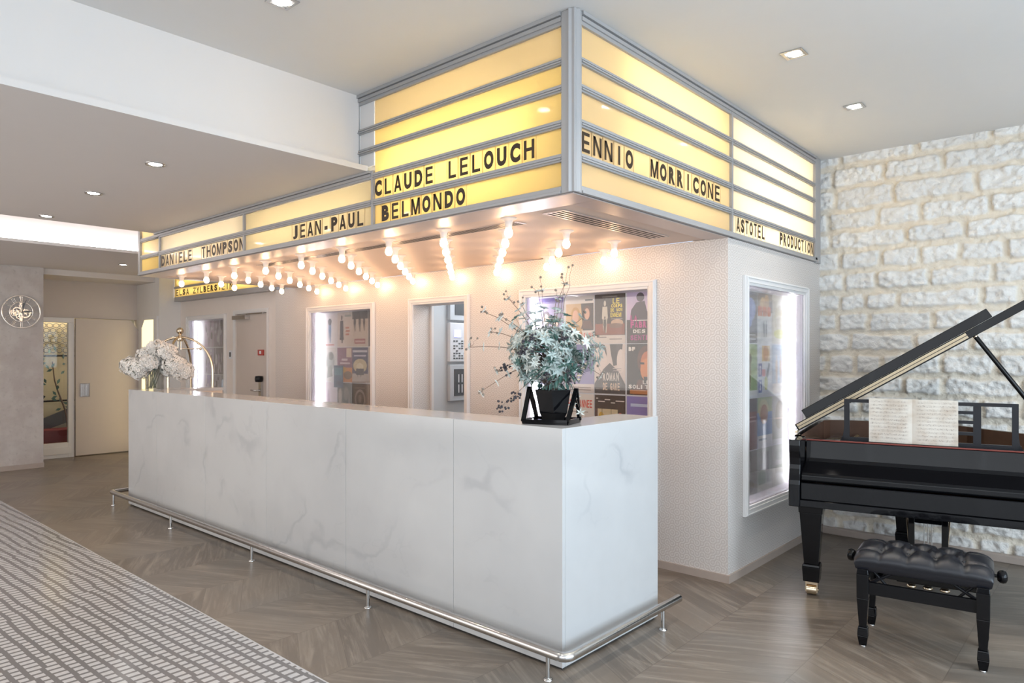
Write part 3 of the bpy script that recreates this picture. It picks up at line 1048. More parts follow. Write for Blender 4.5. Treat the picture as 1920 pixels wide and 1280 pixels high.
# ---- service door in the left part of the back wall
d1 = thing('door_1', 'flush beige service door with closer behind the counter', 'door', (-6.32, YB2, 0), kind='structure')
mb = MB().box(DOOR1[0] + 0.01, DOOR1[1] - 0.01, YB2 + 0.012, YB2 + 0.06, 0.01, DOOR1[3] - 0.006)
part('door_leaf', mb, M['door'], d1)
mb = MB()
frame_bars(mb, 'y', YB2, *DOOR1, 0.05, 0.016, bottom=False)
part('door_frame', mb, M['frame'], d1)
mb = MB().box(-6.70, -6.36, YB2 - 0.06, YB2 + 0.012, 1.885, 1.935)
mb.box(-6.36, -5.95, YB2 - 0.05, YB2 - 0.035, 1.94, 1.952)
part('door_closer', mb, M['steel'], d1, label='grey metal door closer')
mb = MB().box(-6.14, -6.01, YB2 - 0.004, YB2 + 0.012, 1.43, 1.50)
part('notice', mb, M['red_sign'], d1, label='small red sign with white square')
part('notice_square', MB().box(-6.098, -6.055, YB2 - 0.006, YB2 - 0.003, 1.448, 1.485), M['panel_white'], d1)
mb = MB().box(-6.09, -6.03, YB2 - 0.02, YB2 + 0.012, 0.86, 1.14)
part('lock_plate', mb, M['steel'], d1)
part('lock_cover', MB().lathe([(0.0, -0.04), (0.045, -0.035), (0.05, 0.0), (0.045, 0.035), (0.0, 0.04)], (-6.06, YB2 - 0.03, 1.14), 12), M['black_satin'], d1)
part('door_handle', MB().tube([(-6.06, YB2, 1.0), (-6.06, YB2 - 0.06, 1.0), (-6.20, YB2 - 0.06, 1.0)], 0.011, 8), M['steel'], d1)
sw = thing('light_switch', 'small white light switch left of the service door', 'switch', (-6.845, YB2, 1.39))
part('plate', MB().box(-6.885, -6.805, YB2 - 0.010, YB2, 1.385, 1.495), M['panel_white'], sw)
part('rocker', MB().box(-6.865, -6.825, YB2 - 0.014, YB2 - 0.01, 1.41, 1.47), M['panel_dark'], sw)

# ================================================================== RECEPTION COUNTER
HC = 1.108
ct = thing('reception_counter', 'long white marble reception counter with grey veins under the light box sign', 'counter', (-2.6, 0.4, 0))
seams = [-5.25, -4.585, -3.62, -2.653, -1.688, -0.722, 0.0]
for a, b in zip(seams, seams[1:]):
    part('front_panel', MB().box(a + 0.0012, b - 0.0012 if b < 0 else b, 0.0, 0.022, 0.014, HC), M['marble'], ct, bevel=0.0015)
part('end_panel', MB().box(-0.022, 0.0, 0.0235, 0.854, 0.014, HC), M['marble'], ct, bevel=0.0015)
part('end_panel', MB().box(-5.25, -5.228, 0.0235, 0.80, 0.014, HC), M['marble'], ct, bevel=0.0015)
mb = MB().box(-5.228, -0.022, 0.023, 0.31, 1.078, HC - 0.0008)
mb.box(-0.26, -0.022, 0.31, 0.852, 1.078, HC - 0.0008)
mb.box(-5.228, -4.97, 0.31, 0.80, 1.078, HC - 0.0008)
part('countertop', mb, M['marble'], ct)
mb = MB().box(-4.97, -0.26, 0.29, 0.31, 0.02, 1.078)
mb.box(-4.99, -4.97, 0.31, 0.79, 0.02, 1.077)
mb.box(-0.26, -0.24, 0.31, 0.845, 0.02, 1.077)
mb.box(-5.22, -4.99, 0.78, 0.80, 0.02, 1.077)
mb.box(-0.24, -0.022, 0.83, 0.852, 0.02, 1.077)
part('inner_panel', mb, M['pale_wood'], ct, label='pale wood inner faces')
mb = MB().box(-4.97, -0.26, 0.31, 0.80, 0.72, 0.75)
part('work_surface', mb, M['pale_wood'], ct)
part('plinth', MB().box(-5.235, -0.015, 0.015, 0.84, 0.0, 0.016), M['dark'], ct)

# foot rail
rl = thing('foot_rail', 'polished steel foot rail running low round the marble counter', 'rail', (-2.6, -0.105, 0))
RZ = 0.122


def rounded(path, r=0.035, n=6):
    out = [Vector(path[0])]
    for a, b, c in zip(path, path[1:], path[2:]):
        a, b, c = Vector(a), Vector(b), Vector(c)
        p0, p1 = b + (a - b).normalized() * r, b + (c - b).normalized() * r
        for k in range(n + 1):
            t = k / n
            out.append(p0 * (1 - t) ** 2 + b * 2 * t * (1 - t) + p1 * t * t)
    out.append(Vector(path[-1]))
    return out


path = rounded([(-5.40, 0.62, RZ), (-5.40, -0.105, RZ), (0.10, -0.105, RZ), (0.10, 0.905, RZ)], 0.05)
part('rail', MB().tube(path, 0.0215, 16), M['steel'], rl)
for px, py in ((-5.33, -0.105), (-4.02, -0.105), (-2.66, -0.105), (-1.32, -0.105), (0.0, -0.105), (0.10, 0.735), (-5.40, 0.5)):
    mb = MB().tube([(px, py, 0.0), (px, py, RZ)], 0.010, 10)
    mb.lathe([(0.022, 0.0), (0.022, 0.005), (0.012, 0.009)], (px, py, 0.0), 14)
    part('post', mb, M['steel'], rl)

# ================================================================== MARQUEE LIGHT BOX SIGN
mq = thing('marquee_sign', 'large backlit cinema light box sign wrapping the corner above the counter', 'sign', (-2.0, 0.8, ZB))
RZS = [2.222, 2.339, 2.376, 2.498, 2.534, 2.662, 2.697, 2.790, 2.822, 2.972]   # row bottoms / tops
ROWS = [(RZS[i], RZS[i + 1]) for i in range(0, 10, 2)]
SEC_A, SEC_B, SEC_C, SEC_D = (-1.455, -0.03), (-3.04, -1.475), (-4.60, -3.06), (-5.045, -4.62)
fr = []


def rail_front(a, b, z0, z1, nm='rail'):
    mb = MB().box(a, b, YM - 0.006, YM + 0.02, z0, z1)
    zm = (z0 + z1) / 2
    mb.box(a, b, YM - 0.016, YM - 0.006, zm - 0.010, zm - 0.004)
    mb.box(a, b, YM - 0.011, YM - 0.006, zm + 0.003, zm + 0.012)
    part(nm, mb, M['alu'], mq)


def rail_side(a, b, z0, z1, nm='rail'):
    mb = MB().box(XM - 0.02, XM + 0.006, a, b, z0, z1)
    zm = (z0 + z1) / 2
    mb.box(XM + 0.006, XM + 0.016, a, b, zm - 0.010, zm - 0.004)
    mb.box(XM + 0.006, XM + 0.011, a, b, zm + 0.003, zm + 0.012)
    part(nm, mb, M['alu'], mq)


# corner post, stiles, bottom and top members
mb = MB().box(-0.03, XM + 0.012, YM - 0.012, 0.085, ZB, ZC - 0.001)
mb.prism([(XM - 0.016, YM - 0.024), (XM + 0.024, YM + 0.016), (XM + 0.012, YM + 0.02), (XM - 0.02, YM - 0.012)], lambda p, q_, t: (p, q_, t), ZB, ZC - 0.001)
part('corner_post', mb, M['alu'], mq, bevel=0.003)
for x, z1 in ((-1.465, ZL), (-3.05, ZL - 0.025), (-4.61, ZC - 0.01)):
    part('mullion', MB().box(x - 0.010, x + 0.010, YM - 0.008, YM + 0.02, ZB, z1), M['alu'], mq)
part('end_stile', MB().box(-5.085, -5.045, YM - 0.014, YM + 0.03, ZB, ZC - 0.002), M['alu'], mq, bevel=0.003)
part('mullion', MB().box(XM - 0.02, XM + 0.009, 1.70, 1.722, ZB, ZC - 0.002), M['alu'], mq)
part('end_stile', MB().box(XM - 0.03, XM + 0.012, 3.255, 3.375, ZB - 0.01, ZC - 0.002), M['alu'], mq, bevel=0.003)
mb = MB().box(-5.08, -0.03, YM - 0.012, YM + 0.02, ZB, 2.224)
mb.box(-5.08, -0.03, YM - 0.020, YM - 0.012, ZB, 2.203)
part('bottom_rail', mb, M['alu'], mq, bevel=0.002)
mb = MB().box(XM - 0.02, XM + 0.012, 0.085, 3.30, ZB, 2.224)
mb.box(XM + 0.012, XM + 0.020, 0.085, 3.30, ZB, 2.203)
part('bottom_rail', mb, M['alu'], mq, bevel=0.002)


def top_trim_front(a, b, z0, z1):
    mb = MB().box(a, b, YM - 0.006, YM + 0.02, z0, z1)
    mb.box(a, b, YM - 0.014, YM - 0.006, z0 + (z1 - z0) * .3, z0 + (z1 - z0) * .62)
    mb.box(a, b, YM - 0.022, YM - 0.006, z0 + (z1 - z0) * .7, z1)
    part('top_rail', mb, M['alu'], mq)


top_trim_front(-1.60, -0.03, 2.970, ZC - 0.001)
top_trim_front(-4.70, -1.475, 2.500, ZL - 0.001)
mb = MB().box(XM - 0.02, XM + 0.006, 0.085, 3.26, 2.970, ZC - 0.001)
mb.box(XM + 0.006, XM + 0.014, 0.085, 3.26, 2.988, 3.006)
mb.box(XM + 0.006, XM + 0.022, 0.085, 3.26, 3.012, ZC - 0.001)
part('top_rail', mb, M['alu'], mq)
for z0, z1 in zip(RZS[1::2], RZS[2::2]):
    rail_front(-1.60 if z0 > 2.54 else -1.455, -0.03, z0, z1)
    rail_side(0.085, 1.70, z0, z1)
    rail_side(1.722, 3.255, z0, z1)
    rail_front(-5.045, -4.62, z0, z1)
rail_front(-4.60, -1.475, RZS[1], RZS[2])
# unlit filler left of the tall section
part('end_filler', MB().box(-1.60, -1.462, YM + 0.006, YM + 0.02, ZL + 0.034, 2.972), M['frame'], mq)

# translucent row panels
tints_a = ['amber', 'amber', 'amber', 'amber', 'cream']
for (z0, z1), tn in zip(ROWS, tints_a):
    part('light_panel', MB().box(SEC_A[0], SEC_A[1], YM + 0.008, YM + 0.012, z0, z1), M[tn], mq)
for (z0, z1), tn in zip(ROWS[:2], ('straw', 'straw')):
    part('light_panel', MB().box(*SEC_B, YM + 0.008, YM + 0.012, z0, z1), M[tn], mq)
for (z0, z1), tn in zip(ROWS[:2], ('pale', 'pale')):
    part('light_panel', MB().box(*SEC_C, YM + 0.008, YM + 0.012, z0, z1), M[tn], mq)
for (z0, z1), tn in zip(ROWS, ('amber', 'cream', 'cream', 'cream', 'cream')):
    part('light_panel', MB().box(*SEC_D, YM + 0.008, YM + 0.012, z0, z1), M[tn], mq)
for (z0, z1), tn in zip(ROWS, ('cream', 'cream', 'cream', 'cream', 'cream')):
    part('light_panel', MB().box(XM - 0.012, XM - 0.008, 0.085, 1.70, z0, z1), M[tn], mq)
for (z0, z1), tn in zip(ROWS, ('pale', 'pale', 'pale', 'pale', 'pale')):
    part('light_panel', MB().box(XM - 0.012, XM - 0.008, 1.722, 3.255, z0, z1), M[tn], mq)

# light box shell behind the panels
mb = MB()
mb.box(-5.08, -0.20, 0.27, 0.285, ZB + 0.012, ZC)
mb.box(-0.215, -0.20, 0.285, 3.40, ZB + 0.012, ZC)
mb.box(-5.085, -5.07, YM + 0.02, 1.67, ZB + 0.012, ZC)
mb.box(-4.70, -1.60, YM + 0.004, YM + 0.014, 2.54, ZC)
mb.box(-0.215, XM - 0.022, 1.67, 3.40, ZB + 0.001, ZB + 0.012)
mb.box(-0.20, XM - 0.02, 3.36, 3.375, ZB, ZC)
for x in (-1.465, -3.05, -4.61):
    mb.box(x - 0.004, x + 0.004, YM + 0.02, 0.27, ZB + 0.012, ZC)
mb.box(-0.20, XM - 0.02, 1.705, 1.713, ZB + 0.012, ZC)
mb.box(-5.07, -0.20, YM + 0.02, 0.27, ZC - 0.004, ZC - 0.001)
mb.box(-0.20, XM - 0.02, YM + 0.02, 3.36, ZC - 0.004, ZC - 0.001)
part('light_box_shell', mb, M['box_white'], mq)


def sign_tube(a, b, r=0.013):
    part('light_tube', MB().tube([a, b], r, 10), M['tube'], mq)


TY, TX = 0.19, -0.11
sign_tube((-1.36, TY, 2.60), (-0.25, TY, 2.60))
sign_tube((-1.36, TY, 2.40), (-0.25, TY, 2.40), 0.008)
sign_tube((-2.95, TY, 2.36), (-1.58, TY, 2.36), 0.008)
sign_tube((-4.50, TY, 2.37), (-3.15, TY, 2.37), 0.009)
sign_tube((-4.95, TY, 2.30), (-4.95, TY, 2.92), 0.009)
sign_tube((TX, 0.50, 2.86), (TX, 1.60, 2.86))
sign_tube((TX, 0.42, 2.50), (TX, 1.60, 2.50), 0.008)
sign_tube((TX, 1.85, 2.86), (TX, 3.20, 2.86), 0.011)
sign_tube((TX, 1.85, 2.58), (TX, 3.20, 2.58), 0.009)
sign_tube((TX, 1.85, 2.34), (TX, 3.20, 2.34), 0.010)

# canopy underside, bright strip and grilles
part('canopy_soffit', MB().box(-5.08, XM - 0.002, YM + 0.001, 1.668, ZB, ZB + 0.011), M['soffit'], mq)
mb = MB().box(-5.08, XM - 0.004, YM, 0.232, ZB - 0.006, ZB)
mb.box(-0.115, XM - 0.004, 0.232, 1.666, ZB - 0.006, ZB)
mb.box(-5.082, -4.98, 0.232, 1.666, ZB - 0.006, ZB)
part('edge_strip', mb, M['alu_strip'], mq, bevel=0.002)
mb = MB().box(-3.52, -0.62, 0.385, 0.475, ZB - 0.004, ZB)
for k in range(5):
    mb.box(-3.50, -0.64, 0.391 + k * 0.0172, 0.400 + k * 0.0172, ZB - 0.0046, ZB - 0.003, 1)
part('vent_grille', mb, [M['alu_strip'], M['dark']], mq)
mb = MB().box(-0.375, -0.235, 0.315, 1.40, ZB - 0.004, ZB)
for k in range(4):
    mb.box(-0.362 + k * 0.032, -0.348 + k * 0.032, 0.335, 1.385, ZB - 0.0046, ZB - 0.003, 1)
part('vent_grille', mb, [M['alu_strip'], M['dark']], mq)

# letters: each a removable tile with a black character
LW = {'I': 0.27, 'O': 1.02, 'C': 1.0, 'U': 0.98, '-': 0.5, 'M': 1.12, 'N': 1.0, 'J': 0.85, 'E': 0.9, 'L': 0.88, 'T': 0.95}


def letters(parent, text, a, b, zmid, ht, plane, pos, bold=0.06):
    n = len(text)
    slot = (b - a) / (n - 0.28)
    for i, ch in enumerate(text):
        wd = slot * 0.74 * LW.get(ch, 1.0)
        c = a + slot * 0.36 + slot * i
        vs, fs = glyph_fit(ch, wd, ht, bold)
        mb = MB()
        t0, t1 = c - slot * 0.47, c + slot * 0.47
        z0 = zmid - ht / 2
        if plane == 'y':
            mb.add([(c - wd / 2 + x, pos - 0.0026, z0 + y) for x, y in vs], fs, 0)
            for tt in (t0, t1):
                mb.box(tt - 0.0009, tt + 0.0009, pos - 0.0018, pos - 0.0005, z0 - 0.014, z0 + ht + 0.014, 1)
        else:
            mb.add([(pos + 0.0026, c - wd / 2 + x, z0 + y) for x, y in vs], fs, 0)
            for tt in (t0, t1):
                mb.box(pos + 0.0005, pos + 0.0018, tt - 0.0009, tt + 0.0009, z0 - 0.014, z0 + ht + 0.014, 1)
        part('letter', mb, [M['letter'], M['tile']], parent, fix=False)


YL = YM + 0.007
letters(mq, 'CLAUDE', -1.452, -0.93, 2.438, 0.094, 'y', YL)
letters(mq, 'LELOUCH', -0.81, -0.205, 2.438, 0.094, 'y', YL)
letters(mq, 'BELMONDO', -1.385, -0.68, 2.282, 0.092, 'y', YL)
letters(mq, 'JEAN-PAUL', -2.375, -1.565, 2.282, 0.092, 'y', YL)
letters(mq, 'DANIELE', -4.585, -3.965, 2.282, 0.092, 'y', YL)
letters(mq, 'THOMPSON', -3.775, -3.065, 2.282, 0.092, 'y', YL)
XL = XM - 0.007
letters(mq, 'ENNIO', 0.105, 0.55, 2.438, 0.094, 'x', XL)
letters(mq, 'MORRICONE', 0.73, 1.555, 2.438, 0.094, 'x', XL)
letters(mq, 'ASTOTEL', 1.80, 2.26, 2.288, 0.090, 'x', XL)
letters(mq, 'PRODUCTION', 2.54, 3.245, 2.288, 0.090, 'x', XL)

# second small light box on the recessed wall
sg = thing('wall_sign', 'small yellow light box sign on the rear wall above the service door', 'sign', (-7.0, YB2, 2.26))
mb = MB().box(-8.36, -5.52, YB2 - 0.10, YB2 - 0.002, 2.20, 2.262)
mb.box(-8.36, -5.52, YB2 - 0.104, YB2 - 0.002, 2.382, 2.412)
mb.box(-8.36, -5.52, YB2 - 0.02, YB2 - 0.002, 2.262, 2.95)
mb.box(-8.36, -5.52, YB2 - 0.104, YB2 - 0.002, 2.54, 2.57)
part('frame', mb, M['alu'], sg)
part('light_panel', MB().box(-8.36, -5.52, YB2 - 0.095, YB2 - 0.091, 2.262, 2.382), M['amber'], sg)
part('light_panel', MB().box(-8.36, -5.52, YB2 - 0.095, YB2 - 0.091, 2.412, 2.54), M['amber'], sg)
part('light_tube', MB().tube([(-8.3, YB2 - 0.05, 2.33), (-5.6, YB2 - 0.05, 2.33)], 0.006, 8), M['tube'], sg)
part('light_tube', MB().tube([(-8.3, YB2 - 0.05, 2.48), (-5.6, YB2 - 0.05, 2.48)], 0.006, 8), M['tube'], sg)
letters(sg, 'ELSA', -8.30, -7.88, 2.322, 0.082, 'y', YB2 - 0.097)
letters(sg, 'ZYLBERSTEIN', -7.74, -6.60, 2.322, 0.082, 'y', YB2 - 0.097)

# ---- bulbs under the canopy
ORD = ['first', 'second', 'third', 'fourth', 'fifth', 'sixth', 'seventh', 'eighth', 'ninth', 'tenth']
b0 = thing('light_bulb', 'x', 'lamp', (0, 0, ZB), group='bare bulbs under the sign canopy')
part('socket', MB().lathe([(0.046, -0.001), (0.044, -0.006), (0.028, -0.012), (0.022, -0.022), (0.0185, -0.050), (0.0175, -0.056), (0.0, -0.056)], (0, 0, 0), 18), M['porcelain'], b0, local=True)
part('bulb', MB().lathe([(0.0125, -0.050), (0.0135, -0.056), (0.0195, -0.066), (0.0230, -0.078), (0.0228, -0.088), (0.0185, -0.099), (0.010, -0.1065), (0.0, -0.108)], (0, 0, 0), 16), M['bulb'], b0, local=True)
first = True
for k in range(6):
    y = 0.295 + 0.259 * k
    nx = 9 if k % 2 == 0 else 8
    off = 0.0 if k % 2 == 0 else 0.26
    i0 = 0
    if k in (2, 4):
        i0 = -0
    for i in range(nx):
        x = -0.597 - off - 0.5205 * i
        if k == 4 and i == 0:
            pass
        if first:
            r = b0
            first = False
        else:
            r = b0.copy()
            COL.objects.link(r)
            for ch in b0.children:
                c = ch.copy()
                COL.objects.link(c)
                c.parent = r
        r.location = (x, y, ZB - (0.006 if y < 0.232 else 0))
        r['label'] = 'bare round bulb, %s from the right in the %s row of bulbs from the front' % (ORD[i], ORD[k])
        r['category'] = 'lamp'
        r['group'] = 'bare bulbs under the sign canopy'

# ---- recessed downlights
def downlight(x, y, z, label, square, power=16, col=(1.0, 0.93, 0.84), vis=True, size=1.75, blend=0.7):
    t = thing('downlight', label, 'downlight', (x, y, z), group='recessed ceiling downlights')
    r = 0.042
    mb = MB()
    if square:
        for a, b, c, d in ((-.055, .055, -.055, -.04), (-.055, .055, .04, .055), (-.055, -.04, -.04, .04), (.04, .055, -.04, .04)):
            mb.box(x + a, x + b, y + c, y + d, z - 0.005, z + 0.0)
    else:
        mb.lathe([(0.055, 0.0), (0.053, -0.006), (0.040, -0.004), (0.038, 0.0)], (x, y, z), 20, caps=False)
    part('trim_ring', mb, M['steel'], t)
    part('lens', MB().lathe([(0.036, -0.001), (0.034, -0.003), (0.0, -0.0045)], (x, y, z), 20), M['down'], t)
    d = bpy.data.lights.new('spot', 'SPOT')
    d.energy = power
    d.color = col
    d.spot_size = size
    d.spot_blend = blend
    d.shadow_soft_size = 0.03
    o = bpy.data.objects.new('spot', d)
    COL.objects.link(o)
    o.parent = t
    o.location = (0, 0, -0.012)


downlight(0.612, 1.198, ZC, 'square downlight, nearest of the two right of the sign', True)
downlight(0.617, 2.246, ZC, 'square downlight nearest the stone wall, right of the sign', True)
downlight(-0.903, -0.88, ZC, 'square downlight cut by the top edge of the photo', True)
downlight(-2.289, -0.89, ZL, 'round downlight in the dropped ceiling, nearest the lip', False, 12)
downlight(-3.366, -0.88, ZL, 'round downlight in the dropped ceiling, middle of three', False, 12)
downlight(-4.53, -0.86, ZL, 'round downlight in the dropped ceiling, next to the cove', False, 12)
downlight(-7.35, 0.674, ZL, 'small downlight beyond the lit cove', False, 6)
for x, y in ((0.612, 0.15), (0.612, -0.90), (2.2, 1.2), (2.2, 2.25), (2.2, -0.3), (-0.903, -1.95), (0.612, -1.95), (2.2, -3.2), (0.0, -3.6)):
    d = bpy.data.lights.new('spot', 'SPOT')
    d.energy = 14
    d.color = (1.0, 0.93, 0.84)
    d.spot_size = 1.75
    d.spot_blend = 0.7
    d.shadow_soft_size = 0.03
    o = bpy.data.objects.new('ceiling_spot', d)
    COL.objects.link(o)
    o.location = (x, y, ZC - 0.02)
for x, y in ((-2.3, -2.6), (-3.4, -2.6), (-4.5, -2.6), (-7.4, -1.6)):
    d = bpy.data.lights.new('spot', 'SPOT')
    d.energy = 11
    d.color = (1.0, 0.93, 0.84)
    d.spot_size = 1.75
    d.spot_blend = 0.7
    d.shadow_soft_size = 0.03
    o = bpy.data.objects.new('ceiling_spot', d)
    COL.objects.link(o)
    o.location = (x, y, ZL - 0.02)

# ================================================================== POSTER CASES
def srgb(h):
    h = h.lstrip('#')
    c = [int(h[i:i + 2], 16) / 255 for i in (0, 2, 4)]
    return tuple(x / 12.92 if x <= 0.04045 else ((x + 0.055) / 1.055) ** 2.4 for x in c)


def poster_mesh(spec, wd, ht, place, cut=1.0):
    """layers of flat ink on a sheet; unit square (0..1, 0..1); cut<1 hides the right part"""
    vs, fs, cols = [], [], []

    def put(pts, faces, col, lay):
        o = len(vs)
        for p, q_ in pts:
            p = min(max(p, 0.0), cut)
            q_ = min(max(q_, 0.0), 1.0)
            vs.append(place(p * wd, q_ * ht, 0.0012 + lay * 0.00025))
            cols.append((*col, 1.0))
        for f in faces:
            fs.append(tuple(i + o for i in f))
    # the sheet itself, with thickness
    bg = srgb(spec[0])
    o = len(vs)
    for t in (0.0, 0.0012):
        for p, q_ in ((0, 0), (cut, 0), (cut, 1), (0, 1)):
            vs.append(place(p * wd, q_ * ht, t))
            cols.append((*bg, 1.0))
    fs += [(3, 2, 1, 0), (4, 5, 6, 7), (0, 1, 5, 4), (1, 2, 6, 5), (2, 3, 7, 6), (3, 0, 4, 7)]
    for lay, sh in enumerate(spec[1]):
        lay += 1
        k = sh[0]
        col = srgb(sh[-1])
        if k == 'r':
            _, a, b, c, d, _c = sh
            put([(a, c), (b, c), (b, d), (a, d)], [(0, 1, 2, 3)], col, lay)
        elif k == 'e':
            _, cx, cy, rx, ry, _c = sh
            n = 18
            put([(cx + rx * math.cos(2 * PI * i / n), cy + ry * math.sin(2 * PI * i / n)) for i in range(n)], [tuple(range(n))], col, lay)
        elif k == 'p':
            put(sh[1], [tuple(range(len(sh[1])))], col, lay)
        elif k == 'f':      # standing figure: cx, foot y, height
            _, cx, y, h, _c = sh
            a = h * 0.16
            pts = [(cx - a * .5, y), (cx - a * .15, y + h * .42), (cx, y), (cx + a * .5, y), (cx + a * .75, y + h * .45), (cx + a * .95, y + h * .42), (cx + a * .75, y + h * .8),
                   (cx - a * .75, y + h * .8), (cx - a * .95, y + h * .42), (cx - a * .7, y + h * .45)]
            put(pts, [(0, 1, 8, 9), (1, 2, 3, 4), (4, 5, 6), (1, 4, 6, 7, 8)], col, lay)
            n = 10
            put([(cx + a * .38 * math.cos(2 * PI * i / n), y + h * .9 + h * .09 * math.sin(2 * PI * i / n)) for i in range(n)], [tuple(range(n))], col, lay)
        elif k == 'h':      # head and shoulders: cx, cy, size, skin, hair(coat)
            _, cx, cy, z_, skin, _c = sh
            n = 16
            put([(cx - z_ * 1.5, cy - z_ * 2.2), (cx + z_ * 1.5, cy - z_ * 2.2), (cx + z_ * .9, cy - z_ * 1.0), (cx - z_ * .9, cy - z_ * 1.0)], [(0, 1, 2, 3)], col, lay)
            put([(cx + z_ * .98 * math.cos(2 * PI * i / n), cy + z_ * .25 + z_ * 1.0 * math.sin(2 * PI * i / n)) for i in range(n)], [tuple(range(n))], col, lay + .3)
            put([(cx + z_ * .66 * math.cos(2 * PI * i / n), cy + z_ * .85 * math.sin(2 * PI * i / n)) for i in range(n)], [tuple(range(n))], srgb(skin), lay + .6)
        elif k == 't':      # text: string, x0, x1, y, height
            _, tx, x0, x1, y, h, _c = sh
            n = len(tx)
            sl = (x1 - x0) / n
            for i, ch in enumerate(tx):
                if ch == ' ':
                    continue
                g, gf = glyph_fit(ch, sl * 0.82 * (0.4 if ch == 'I' else 1), h, 0.055)
                put([(x0 + sl * i + px, y + py) for px, py in g], gf, col, lay)
    me = bpy.data.meshes.new('poster')
    me.from_pydata([tuple(map(float, q_)) for q_ in vs], [], fs)
    at = me.attributes.new('ink', 'FLOAT_COLOR', 'POINT')
    at.data.foreach_set('color', np.array(cols, dtype=np.float32).ravel())
    me.materials.append(M['paper'])
    me.update()
    return me


def poster(spec, label, x, z, wd, ht, plane, pos, group, cut=1.0, name='film_poster'):
    if plane == 'y':
        pl = lambda p, q_, t: (p, -t, q_)
        loc = (x, pos, z)
    else:
        pl = lambda p, q_, t: (t, p, q_)
        loc = (pos, x, z)
    o = bpy.data.objects.new(name, poster_mesh(spec, wd, ht, pl, cut))
    COL.objects.link(o)
    o.location = loc
    o['label'] = label
    o['category'] = 'poster'
    o['group'] = group
    return o


def display_case(label, axis, pos, op, depth, led_side):
    """wall showcase: frame, lining, board, glass and one light strip at the low-u or high-u side"""
    u0, u1, z0, z1 = op
    um = (u0 + u1) / 2
    t = thing('poster_case', label, 'display case', (um, pos, z0) if axis == 'y' else (pos, um, z0))

    def bx(mb, a, b, p0, p1, c, d, mi=0):
        """p measured into the wall"""
        if axis == 'y':
            mb.box(a, b, pos + p0, pos + p1, c, d, mi)
        else:
            mb.box(pos - p1, pos - p0, a, b, c, d, mi)
        return mb
    fb = MB()
    frame_bars(fb, axis, pos, u0, u1, z0, z1, 0.062, 0.034, back=0.0005)
    part('frame', fb, M['frame'], t, bevel=0.002)
    mb = MB()
    bx(mb, u0 + 0.0005, u0 + 0.003, 0.0006, depth, z0 + 0.0005, z1 - 0.0005)
    bx(mb, u1 - 0.003, u1 - 0.0005, 0.0006, depth, z0 + 0.0005, z1 - 0.0005)
    bx(mb, u0 + 0.003, u1 - 0.003, 0.0006, depth, z0 + 0.0005, z0 + 0.003)
    bx(mb, u0 + 0.003, u1 - 0.003, 0.0006, depth, z1 - 0.003, z1 - 0.0005)
    part('lining', mb, M['case_in'], t)
    part('back_board', bx(MB(), u0 + 0.0005, u1 - 0.0005, depth + 0.0002, depth + 0.012, z0 + 0.0005, z1 - 0.0005), M['panel_white'], t)
    mb = MB()
    if led_side > 0:
        bx(mb, u0 + 0.0032, u0 + 0.010, depth * 0.58, depth * 0.74, z0 + 0.01, z1 - 0.01)
        part('light_strip', mb, M['led'], t)
        mb = MB()
    if led_side < 0:
        bx(mb, u0 + 0.0032, u0 + 0.010, depth * 0.58, depth * 0.74, z0 + 0.01, z1 - 0.01)
    else:
        bx(mb, u1 - 0.010, u1 - 0.0032, depth * 0.58, depth * 0.74, z0 + 0.01, z1 - 0.01)
    part('light_strip', mb, M['led'], t)
    part('glass', bx(MB(), u0 + 0.0034, u1 - 0.0034, 0.006, 0.010, z0 + 0.0034, z1 - 0.0034), M['glass'], t)
    return t


DEP = 0.115
display_case('white framed poster case nearest the wall corner behind the counter', 'y', YB, CASE_R, DEP, -1)
display_case('white framed poster case left of the open doorway', 'y', YB, CASE_M, DEP, -1)
display_case('white framed poster case beside the service door at the far left', 'y', YB2, CASE_L, DEP, -1)
display_case('tall white framed poster case on the side wall behind the piano', 'x', XM - 0.004, CASE_S, DEP, 1)

